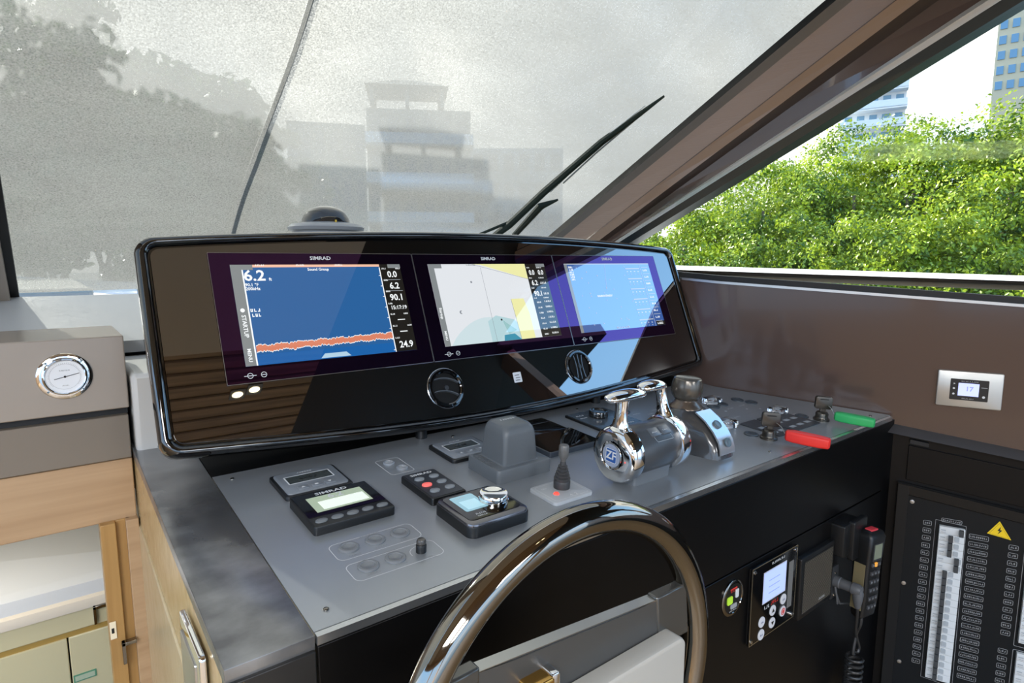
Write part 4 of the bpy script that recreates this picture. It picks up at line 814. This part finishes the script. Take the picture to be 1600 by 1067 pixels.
# electrical cabinet
E = WT('electrical_panel', 0, 0, 'black electrical distribution panel with rows of breakers and a yellow warning triangle', 'electrical panel')
mb = MB(); m_fr = mat('frame black', '#101112', .25, spec=.3)
fr = lambda s: -.667-.108*s
def fw(mb, s0, s1, lo, hi, z0, z1, m):
    V = [(s, f(s), z_) for z_ in (z0, z1) for s, f in ((s0, lo), (s1, lo), (s1, hi), (s0, hi))]
    mb.add(V, [(3, 2, 1, 0), (4, 5, 6, 7), (0, 1, 5, 4), (1, 2, 6, 5), (2, 3, 7, 6), (3, 0, 4, 7)], m)
fw(mb, .006, .62, lambda s: fr(s)-.028, fr, 0, .022, m_fr); fw(mb, .006, .034, lambda s: -1.38, lambda s: fr(s)-.028, 0, .022, m_fr); fw(mb, .60, .62, lambda s: -1.38, lambda s: fr(s)-.028, 0, .022, m_fr); fw(mb, .034, .60, lambda s: -1.38, lambda s: -1.335, 0, .022, m_fr)
fw(mb, .007, .035, lambda s: -1.38, lambda s: fr(s)-.002, .0222, .0226, mat('frame face', '#141618', .3, spec=.3)); mb.build('frame', E, bevel=.001)
mb = MB(); inn = lambda s: fr(s)-.033
fw(mb, .036, .60, lambda s: -1.33, inn, .002, .010, mat('panel blueblack', '#0e1317', .35, spec=.25))
zt = .0103
def tagp(x, y, w_, h_, n=5):
    mb.stroke(rrect(x-w_/2, x+w_/2, y-h_/2, y+h_/2, .003, 3), .0011, zt, M_dim); mb.marks(x-w_/2+.003, x+w_/2-.003, y, h_*.35, zt, M_dim, n)
for k in range(20): tagp(.089+.0006*k*.3, -.780-.0236*k, .021, .0150, 3)
for k in range(20): tagp(.214+.0003*k, -.797-.0232*k, .046, .0150, 9)
for k in range(12): tagp(.294+.0003*k, -.808-.0236*k, .022, .0150, 3)
for k in range(8): tagp(.296+.0003*k, -1.125-.0236*k, .022, .0150, 3)
tagp(.147, -.762, .05, .012, 9); mb.stroke([(.183, -.770), (.108, -.764), (.108, -1.275), (.188, -1.283)], .0012, zt, M_dim)
mb.stroke(rrect(.318, .42, -1.10, -.79, .004), .0012, zt, M_dim); mb.stroke(rrect(.318, .42, -1.30, -1.11, .004), .0012, zt, M_dim)
mb.build('face_plate', E, flat=True)
mb = MB(); mb.flat([(.231, -.779), (.287, -.787), (.257, -.737)], zt+.0004, mat('warning yellow', '#f2cf1e', .4)); mb.stroke([(.236, -.7775), (.282, -.7845), (.257, -.743)], .0009, zt+.0008, M_rubber)
mb.flat([(.261, -.752), (.254, -.766), (.259, -.766), (.255, -.777), (.265, -.763), (.260, -.763)], zt+.0009, M_rubber); mb.build('warning_sign', E, flat=True)
for x, y in ((.046, -.722), (.043, -.985), (.050, -1.245), (.59, -.80)): mb = MB(); mb.lathe(x, y, [(.0065, .010), (.006, .0125), (.001, .0135)], M_steel, seg=16); mb.build('screw', E)
m_br = mat('breaker white', '#d3d8da', .45); m_br2 = mat('breaker grey', '#aab2b8', .45)
def breaker(x0, x1, y, h_, tx, state):
    mb = MB(); mb.rbox(x0, x1, y-h_/2+.0003, y+h_/2-.0003, .010, .022, .001, m_br, ch=.001)
    mb.quad(x0+.004, x0+.016, y-.0015, y+.002, .0223, m_br2); mb.marks(x0+.005, x0+.016, y-.006, .002, .0223, M_dim, 4); mb.rbox(min(tx+.010, x1-.016), min(tx+.022, x1-.003), y-h_*.34, y+h_*.34, .0218, .0235, .003, m_br2); o = mb.build('circuit_breaker', E)
    mb = MB(); mb.box(tx-.004, tx+.006, y-h_*.44, y+h_*.44, .022, .032, mat('toggle charcoal', '#3c4043', .4)); mb.build('toggle', o)
for k in range(22):
    y = -.789-.0222*k; tx = .150 if k in (0, 4, 5, 6) else .140; tx = .170 if k == 0 else (.165 if k in (4, 5) else (.146 if k < 4 else .140))
    breaker(.118, .180, y, .0222, tx, 0)
for k in range(13): breaker(.326, .41, -.805-.0222*k, .0222, .37, 0)
for k in range(8): breaker(.326, .41, -1.125-.0222*k, .0222, .37, 0)
# recessed dark locker front above the electrical panel
E = WT('locker_front', 0, 0, 'plain black locker front between the brown wall ledge and the electrical panel', 'locker')
mb = MB(); fw(mb, .026, .62, lambda s: fr(s)+.012, lambda s: ledge(s)-.055, -.003, .003, mat('locker black', '#0c0b0b', .35, spec=.2)); mb.build('front', E, bevel=.001)
mb = MB(); fw(mb, .028, .075, lambda s: ledge(s)-.048, lambda s: ledge(s)-.036, .0, .006, M_rubber); mb.build('catch', E)

# ================================================================== STEERING WHEEL
WH = empty('steering_wheel', frame((.495, .507, EYE-.567), R(90)), 'large polished dark chrome steering wheel with grey spoke in front of the console', 'steering wheel')
mb = MB(); mb.tube([(.25*math.cos(2*math.pi*i/128), .25*math.sin(2*math.pi*i/128), 0) for i in range(128)], .0205, M_dchrome, seg=28, closed=True)
mb.build('rim', WH)
m_sp = mat('spoke grey', '#4b4b4a', .3, .2)
mb = MB(); ys = [( -.212, .117), (-.19, .122), (0, .117), (.135, .111), (.165, .1105)]
V = []; top_ = lambda x: .126-.036*(x+.2)/.4-.0
xs_ = [-.185, -.1, 0, .1, .165]
for z_ in (-.012, .004):
    V += [(x, .123-.03*(x+.185)/.35, z_) for x in xs_]+[(x, -.12, z_) for x in xs_]
n = len(xs_); Fc = []
for i in range(n-1): Fc += [(i, n+i, n+i+1, i+1)[::-1], (2*n+i, 3*n+i, 3*n+i+1, 2*n+i+1), (i, i+1, 2*n+i+1, 2*n+i), (n+i+1, n+i, 3*n+i, 3*n+i+1)]
Fc += [(0, 2*n, 3*n, n), (n-1, 2*n-1, 4*n-1, 3*n-1)]
mb.add(V, Fc, m_sp); mb.build('spoke', WH, bevel=.002)
mb = MB(); mb.add([(-.205, .1248, .0045), (.165, .0931, .0045), (.165, .0952, .0045), (-.205, .1269, .0045), (-.205, .1248, -.0125), (.165, .0931, -.0125), (.165, .0952, -.0125), (-.205, .1269, -.0125)], [(0, 1, 2, 3), (7, 6, 5, 4), (3, 2, 6, 7), (0, 4, 5, 1), (0, 3, 7, 4), (1, 5, 6, 2)], M_steel); mb.build('spoke_edge', WH)
for sgn in (1, -1):
    mb = MB(); mb.add([(sgn*.150, .10 if sgn > 0 else .128, -.013), (sgn*.215, .100 if sgn > 0 else .128, -.010), (sgn*.225, .02, -.010), (sgn*.158, .02, -.013), (sgn*.150, .10 if sgn > 0 else .128, .006), (sgn*.215, .100 if sgn > 0 else .128, .008), (sgn*.225, .02, .008), (sgn*.158, .02, .006)], [(0, 3, 2, 1), (4, 5, 6, 7), (0, 1, 5, 4), (1, 2, 6, 5), (2, 3, 7, 6), (3, 0, 4, 7)], mat('spoke end nickel', '#5c5c5a', .18, .6)); mb.build('spoke_end', WH, bevel=.003)
mb = MB(); mb.rbox(-.165, .183, -.20, .046, .006, .034, .016, mat('ivory hub pad', '#b0ada5', .42), ch=.005, n=6); mb.build('hub_pad', WH)
mb = MB(); mb.rbox(-.095, -.058, .066, .086, .004, .026, .004, mat('gold knob', '#c79a52', .15, .9), ch=.003); mb.rbox(-.060, -.048, .064, .088, .004, .024, .003, M_chrome, ch=.002); mb.build('horn_button', WH)

# ================================================================== SPOT LIGHTS in the ceiling
for x, y, lab in ((.765, -.49, 'small square ceiling spotlight, the left one of the lit pair mirrored in the pod'), (.845, -.46, 'small square ceiling spotlight, the right one of the lit pair mirrored in the pod')):
    E = empty('ceiling_spotlight', T(x, y, CEIL), lab, 'spotlight', 'ceiling spotlights')
    mb = MB(); mb.rbox(-.038, .038, -.045, .045, -.008, -.001, .006, M_dchrome); mb.build('frame', E)
    mb = MB(); mb.disc(0, 0, .026, -.0095, mat('warm lamp', '#ffffff', .5, emit='#fff0c0', es=14)); mb.build('lamp', E, flat=True)
    l_ = bpy.data.lights.new('spot', 'SPOT'); l_.energy = 9; l_.spot_size = R(70); l_.color = (1, .86, .62); lo_ = bpy.data.objects.new('spot', l_); COL.objects.link(lo_); lo_.location = (x, y, CEIL-.03)

for x, y, lab in ((-1.2, -1.0, 'added fill light panel, out of view on the port ceiling behind the helm'), (-1.2, -2.8, 'added fill light panel, out of view farther aft on the port side'), (.9, -3.0, 'added fill light panel, out of view aft of the helm seat')):  # fill panels added out of view to brighten the interior, not known fittings
    E = empty('fill_light_panel', T(x, y, CEIL), lab, 'fill light', 'added fill light panels')
    mb = MB(); mb.rbox(-.45, .45, -.65, .65, -.02, -.001, .02, M_white); mb.build('frame', E)
    mb = MB(); mb.quad(-.42, .42, -.62, .62, -.021, mat('fill panel glow', '#ffffff', .5, emit='#f6f8ff', es=3)); mb.build('diffuser', E, flat=True)
    l_ = bpy.data.lights.new('panel', 'AREA'); l_.shape = 'RECTANGLE'; l_.size = .84; l_.size_y = 1.24; l_.energy = 52; l_.color = (.96, .98, 1); lo_ = bpy.data.objects.new('panel', l_); COL.objects.link(lo_); lo_.location = (x, y, CEIL-.03)

# ================================================================== OUTSIDE
# cord lying on the windshield cover and the parked wiper
mb = MB(); c0 = [onplane(362, 357, WP+WN*.055, WN), onplane(385, 278, WP+WN*.055, WN), onplane(440, 135, WP+WN*.055, WN), onplane(470, 50, WP+WN*.055, WN), onplane(495, -30, WP+WN*.055, WN)]
c0.insert(0, c0[0]+(c0[0]-c0[1])*1.2)
mb.tube(cr_(c0), .0062, M_rubber, seg=10); tag(mb.build('tie_cord'), 'black cord running up across the windshield cover', 'cord')
E = empty('windshield_wiper', T(0, 0, 0), 'dark wiper blade lying diagonally against the windshield near the pillar', 'wiper')
wz = WP+WN*.012
m_wp = mat('wiper dark green', '#1d2b26', .5, spec=.2)
def wp(x, y, o=0.0): return onplane(x, y, wz+WN*o, WN)
mb = MB(); mb.tube([wp(760, 378), wp(795, 352), wp(850, 300), wp(940, 222), wp(1000, 178), wp(1038, 150)], [.013, .016, .015, .013, .009, .004], m_wp, seg=8); mb.build('blade', E)
mb = MB(); mb.tube([wp(800, 372, .01), wp(845, 322, .01), wp(872, 312, .01)], [.012, .016, .004], m_wp, seg=8); mb.tube([wp(690, 400, .01), wp(745, 368, .01), wp(800, 345, .01)], [.006, .006, .006], m_wp, seg=8); mb.build('arm', E)
mb = MB(); mb.tube([wp(880, 286, .004), wp(930, 240, .004), wp(1010, 172, .004)], .0035, M_dim, seg=6); mb.tube([wp(860, 300, .004), wp(900, 262, .004), wp(935, 222, .004), wp(1008, 165, .004)], .002, M_white, seg=6); mb.build('spine', E)

mb = MB(); mb.add([(-4.5, 2.42, EYE-.33), (1.9, 2.42, EYE-.33), (1.2, 6, EYE-.22), (-1.0, 9.5, EYE-.12), (-3.5, 6, EYE-.22), (-4.5, 2.42, EYE-.41), (1.9, 2.42, EYE-.41), (1.2, 6, EYE-.41), (-1.0, 9.5, EYE-.41), (-3.5, 6, EYE-.41)], [(0, 1, 2, 3, 4), (1, 6, 7, 2), (2, 7, 8, 3), (3, 8, 9, 4), (4, 9, 5, 0), (0, 5, 6, 1)], mat('foredeck gelcoat', '#b9b9b5', .5)); mb.box(-2.4, .2, 3.6, 5.8, EYE-.34, EYE-.13, mat('sunpad cloth', '#8f8c84', .8)); tag(mb.build('foredeck', flat=True, bevel=.02), 'pale foredeck with a low sunpad ahead of the mesh covered windshield', 'deck')

# side deck bulwark rail seen through the side window
mb = MB(); m_rw = mat('gelcoat white', '#f4f2ee', .3); m_rs = mat('bulwark beige', '#b5a48e', .35)
nrm = Vector((-.928, -.373, 0))
def railpt(px_, py_, o=0): return onplane(px_, py_, WA-nrm*(.46-o), nrm)
for (a, b), (c, d), m in ((((1040, 414.5), (1600, 431)), ((1040, 421), (1600, 439)), m_rw), (((1040, 421), (1600, 439)), ((1040, 424), (1600, 443)), mat('rail mid brown', '#7c6656', .4)), (((1040, 424), (1600, 443)), ((1040, 432), (1600, 454)), m_rs)):  # narrow brown band between the white and beige ones
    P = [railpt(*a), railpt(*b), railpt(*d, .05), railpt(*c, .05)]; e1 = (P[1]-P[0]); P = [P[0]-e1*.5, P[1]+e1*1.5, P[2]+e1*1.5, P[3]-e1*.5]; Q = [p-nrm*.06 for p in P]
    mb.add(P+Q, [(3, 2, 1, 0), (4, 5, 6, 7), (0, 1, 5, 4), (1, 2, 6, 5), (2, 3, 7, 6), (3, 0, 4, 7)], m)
tag(mb.build('deck_rail', flat=True), 'white and beige side deck rail just outside the side window', 'rail')

mb = MB(); mb.box(-200, 200, -200, 200, -1.7, -1.6, mat('harbour water', '#2c3b36', .08, bump=((.6, .6, 1), .5))); tag(mb.build('water', flat=True), 'dark green harbour water under the mangroves and buildings', 'water', kind='stuff')

# mangroves: crowns of real leaves gathered in clumps on branching stems
import numpy as np
rng = np.random.default_rng(5)
def leafmat(name, c1, c2):
    m = bpy.data.materials.new(name); m.use_nodes = True; t = m.node_tree; p = t.nodes['Principled BSDF']; p.inputs['Roughness'].default_value = .35
    oi = t.nodes.new('ShaderNodeTexCoord'); nz_ = t.nodes.new('ShaderNodeTexNoise'); nz_.inputs['Scale'].default_value = 3.2; nz_.inputs['Detail'].default_value = 7; t.links.new(oi.outputs['Object'], nz_.inputs[0])
    rp = t.nodes.new('ShaderNodeValToRGB'); rp.color_ramp.elements[0].position = .35; rp.color_ramp.elements[1].position = .65; rp.color_ramp.elements[0].color = C(c1); rp.color_ramp.elements[1].color = C(c2)
    t.links.new(nz_.outputs[0], rp.inputs[0]); t.links.new(rp.outputs[0], p.inputs['Base Color'])
    tl_ = t.nodes.new('ShaderNodeBsdfTranslucent'); t.links.new(rp.outputs[0], tl_.inputs[0]); mx = t.nodes.new('ShaderNodeMixShader'); mx.inputs[0].default_value = .32
    ou = [n for n in t.nodes if n.type == 'OUTPUT_MATERIAL'][0]; t.links.new(p.outputs[0], mx.inputs[1]); t.links.new(tl_.outputs[0], mx.inputs[2]); t.links.new(mx.outputs[0], ou.inputs[0]); return m
M_leaf = leafmat('mangrove leaf', '#385810', '#b2c436'); M_leaf2 = leafmat('dark leaf', '#2e4620', '#4c6a30'); M_bark = mat('bark', '#6a5a48', .8)
def crown(name, parent, centre, rad, nclump, nleaf, leaf, m):
    """clumps on an ellipsoid, leaves on the outer shell of each clump"""
    c = np.array(centre); rad = np.array(rad); V = []; 
    d = rng.normal(size=(nclump, 3)); d /= np.linalg.norm(d, axis=1)[:, None]; d[:, 2] = np.where(d[:, 2] < -.5, -d[:, 2], d[:, 2])
    cc = c+d*rad*rng.uniform(.55, 1.0, (nclump, 1)); cr0 = rng.uniform(.11, .27, nclump)*float(np.mean(rad))
    idx = rng.integers(0, nclump, nleaf); e_ = rng.normal(size=(nleaf, 3)); e_ /= np.linalg.norm(e_, axis=1)[:, None]; e_[:, 2] = np.abs(e_[:, 2])*.9-.25*rng.random(nleaf)
    pos = cc[idx]+e_*cr0[idx][:, None]*rng.uniform(.6, 1.12, (nleaf, 1))
    nrm_ = e_+rng.normal(size=(nleaf, 3))*.55; nrm_ /= np.linalg.norm(nrm_, axis=1)[:, None]
    t1 = np.cross(nrm_, rng.normal(size=(nleaf, 3))); t1 /= np.linalg.norm(t1, axis=1)[:, None]; t2 = np.cross(nrm_, t1)
    L_ = leaf*rng.uniform(.7, 1.3, (nleaf, 1)); W_ = L_*.27
    a = pos-t1*L_*.5; b = pos+t2*W_+nrm_*W_*.35; c2 = pos+t1*L_*.5; d2 = pos-t2*W_+nrm_*W_*.35
    vv = np.stack([a, b, c2, d2], 1).reshape(-1, 3); k = np.arange(nleaf)*4
    fa = np.stack([k, k+1, k+2, k, k+2, k+3], 1).reshape(-1)
    me = bpy.data.meshes.new(name); me.vertices.add(len(vv)); me.vertices.foreach_set('co', vv.ravel()); me.loops.add(len(fa)); me.loops.foreach_set('vertex_index', fa)
    me.polygons.add(nleaf*2); me.polygons.foreach_set('loop_start', np.arange(nleaf*2)*3); me.materials.append(m); me.update(); me.validate()
    o = bpy.data.objects.new(name, me); COL.objects.link(o); o.parent = parent; return o
def tree(name, px_, py_top, dist, w_, label, cat, group, nleaf=9000, leaf=.075, m=None, depth=1.0):
    p = away(px_, py_top, dist); base_z = -1.65; h = p.z-base_z
    E = empty(name, T(p.x, p.y, base_z), label, cat, group)
    crown('foliage', E, (0, 0, h*.52), (w_, w_*depth, h*.40), 110, nleaf, leaf, m or M_leaf)
    mb = MB()
    for k in range(5):
        a = 2*math.pi*k/5+rng.random(); mb.tube([(0.1*math.cos(a), .1*math.sin(a), 0), (.25*w_*math.cos(a), .25*w_*math.sin(a), h*.35), (.6*w_*math.cos(a+.4), .6*w_*math.sin(a+.4), h*.78)], [.06, .045, .015], M_bark, seg=7)
    mb.build('stems', E); return E
GT = 'mangroves beyond the side window'
for px_, py_, d_, w_, lab in ((1085, 262, 7.6, 1.1, 'low mangrove nearest the pod end beyond the side window'), (1180, 200, 8.0, 1.25, 'mangrove just right of the pillar foot beyond the side window'), (1290, 165, 8.6, 1.3, 'mangrove under the white balconied tower'),
                             (1385, 160, 8.2, 1.2, 'mangrove in the middle of the side window'), (1475, 138, 8.8, 1.4, 'tall mangrove right of the balconied tower'), (1575, 112, 8.0, 1.35, 'tallest mangrove, under the cream tower at the right'), (1680, 120, 8.4, 1.5, 'mangrove at the right end of the side window')):
    tree('mangrove', px_, py_, d_, w_, lab, 'tree', GT, 40000, .042)
for k, (px_, py_, d_) in enumerate(((1120, 345, 6.6), (1240, 300, 6.8), (1360, 285, 6.7), (1470, 270, 6.9), (1590, 275, 6.6))):
    tree('mangrove_shrub', px_, py_, d_, .95, ['short leafy shrub before the low mangrove at the left', 'short leafy shrub left of the middle of the bank', 'short leafy shrub in the middle of the bank', 'short leafy shrub right of the middle of the bank', 'short leafy shrub at the right end of the bank'][k], 'shrub', 'mangrove shrubs at the water edge', 24000, .040)
def bldg(name, pa, pb, py_top, d_, depth_, m_w, label, floors, cols, balc, mg):
    A = away(pa, py_top, d_); Bp = away(pb, py_top, d_); A.z = -1.6; Bp.z = -1.6; topz = away((pa+pb)/2, py_top, d_).z; xd = (Bp-A); wd_ = xd.length; xd.normalize(); yd = Vector((-xd.y, xd.x, 0)); 
    if yd.dot(A) < 0: yd = -yd
    zd = Vector((0, 0, 1)); Mf = Matrix(((xd.x, yd.x, 0, A.x), (xd.y, yd.y, 0, A.y), (0, 0, 1, -1.6), (0, 0, 0, 1))); H = topz+1.6
    E = empty(name, Mf, label, 'building'); mb = MB(); mb.box(0, wd_, 0, depth_, 0, H, m_w); mb.build('walls', E, flat=True)
    fh = H/floors; cw = wd_/cols; low = max(0, floors-12)
    for f in range(low, floors):
        for c_ in range(cols):
            mb = MB(); mb.box(cw*(c_+.2), cw*(c_+.8), -.08, .05, fh*(f+.25), fh*(f+.8), mg); mb.build('window', E, flat=True)
        if balc: mb = MB(); mb.box(-.4, wd_+.1, -1.6, 0, fh*f-.12, fh*f+.12, m_w); mb.box(-.4, wd_+.1, -1.6, -1.5, fh*f, fh*f+.9, mat('balcony rail', '#c8d4dc', .3)); mb.build('balcony', E, flat=True)
    return E
mgl = mat('tower glass', '#6c8fa8', .1)
bldg('apartment_tower', 1580, 1700, -160, 70, 10, mat('cream render', '#cdb898', .7), 'tall cream apartment tower with blue windows at the top right', 26, 6, False, mgl)
bldg('apartment_tower', 1325, 1424, 60, 90, 15, mat('white render', '#d8dfe6', .7), 'white apartment tower with stacked balconies rising behind the mangroves', 14, 5, True, mgl)
# things dimly seen through the mesh
mdk = mat('concrete', '#8b8578', .8)
bldg('marina_building', 447, 570, 192, 40, 5, mdk, 'long flat roofed building dimly seen through the mesh left of centre', 4, 6, False, mat('dim glass', '#47525a', .2))
bldg('marina_building', 572, 735, 172, 50, 10, mdk, 'taller building with a roof pavilion dimly seen through the mesh', 5, 6, True, MATS['dim glass'])
bldg('marina_building', 735, 880, 232, 60, 14, mat('pale concrete', '#a8a8a4', .8), 'pale distant building low behind the mesh, left of the wiper', 5, 6, False, MATS['dim glass'])
A = away(572, 172, 52); Bq = away(700, 172, 52); 
mb = MB(); mid = (A+Bq)/2; Mf = T(mid.x, mid.y, mid.z) @ Matrix.Rotation(math.atan2(Bq.y-A.y, Bq.x-A.x), 4, 'Z')
for x in (-2.7, 0, 2.7): mb.box(x-.15, x+.15, -2, 2, -.2, 1.4, mdk, Mf)
mb.add([(-3.2, -2.5, 1.3), (3.2, -2.5, 1.3), (3.2, 2.5, 1.3), (-3.2, 2.5, 1.3), (-.9, 0, 2.3), (.9, 0, 2.3)], [(0, 3, 2, 1), (0, 1, 5, 4), (2, 3, 4, 5), (1, 2, 5), (3, 0, 4)], mdk, Mf); tag(mb.build('roof_pavilion', flat=True), 'hipped roof pavilion on top of the taller building seen through the mesh', 'pavilion')
GF = 'dark trees seen through the mesh cover'
for px_, py_, d_, w_, nm in ((60, -60, 14, 3.0, 'big dark tree at the far left behind the mesh cover'), (190, 30, 15, 2.6, 'dark tree between the left edge and the cord behind the mesh'), (310, 95, 15, 2.3, 'lower dark tree just left of the cord behind the mesh'), (380, 190, 16, 1.5, 'smallest dark tree behind the mesh where the cord passes')):
    tree('shade_tree', px_, py_, d_, w_, nm, 'tree', GF, 9000, .28, M_leaf2)
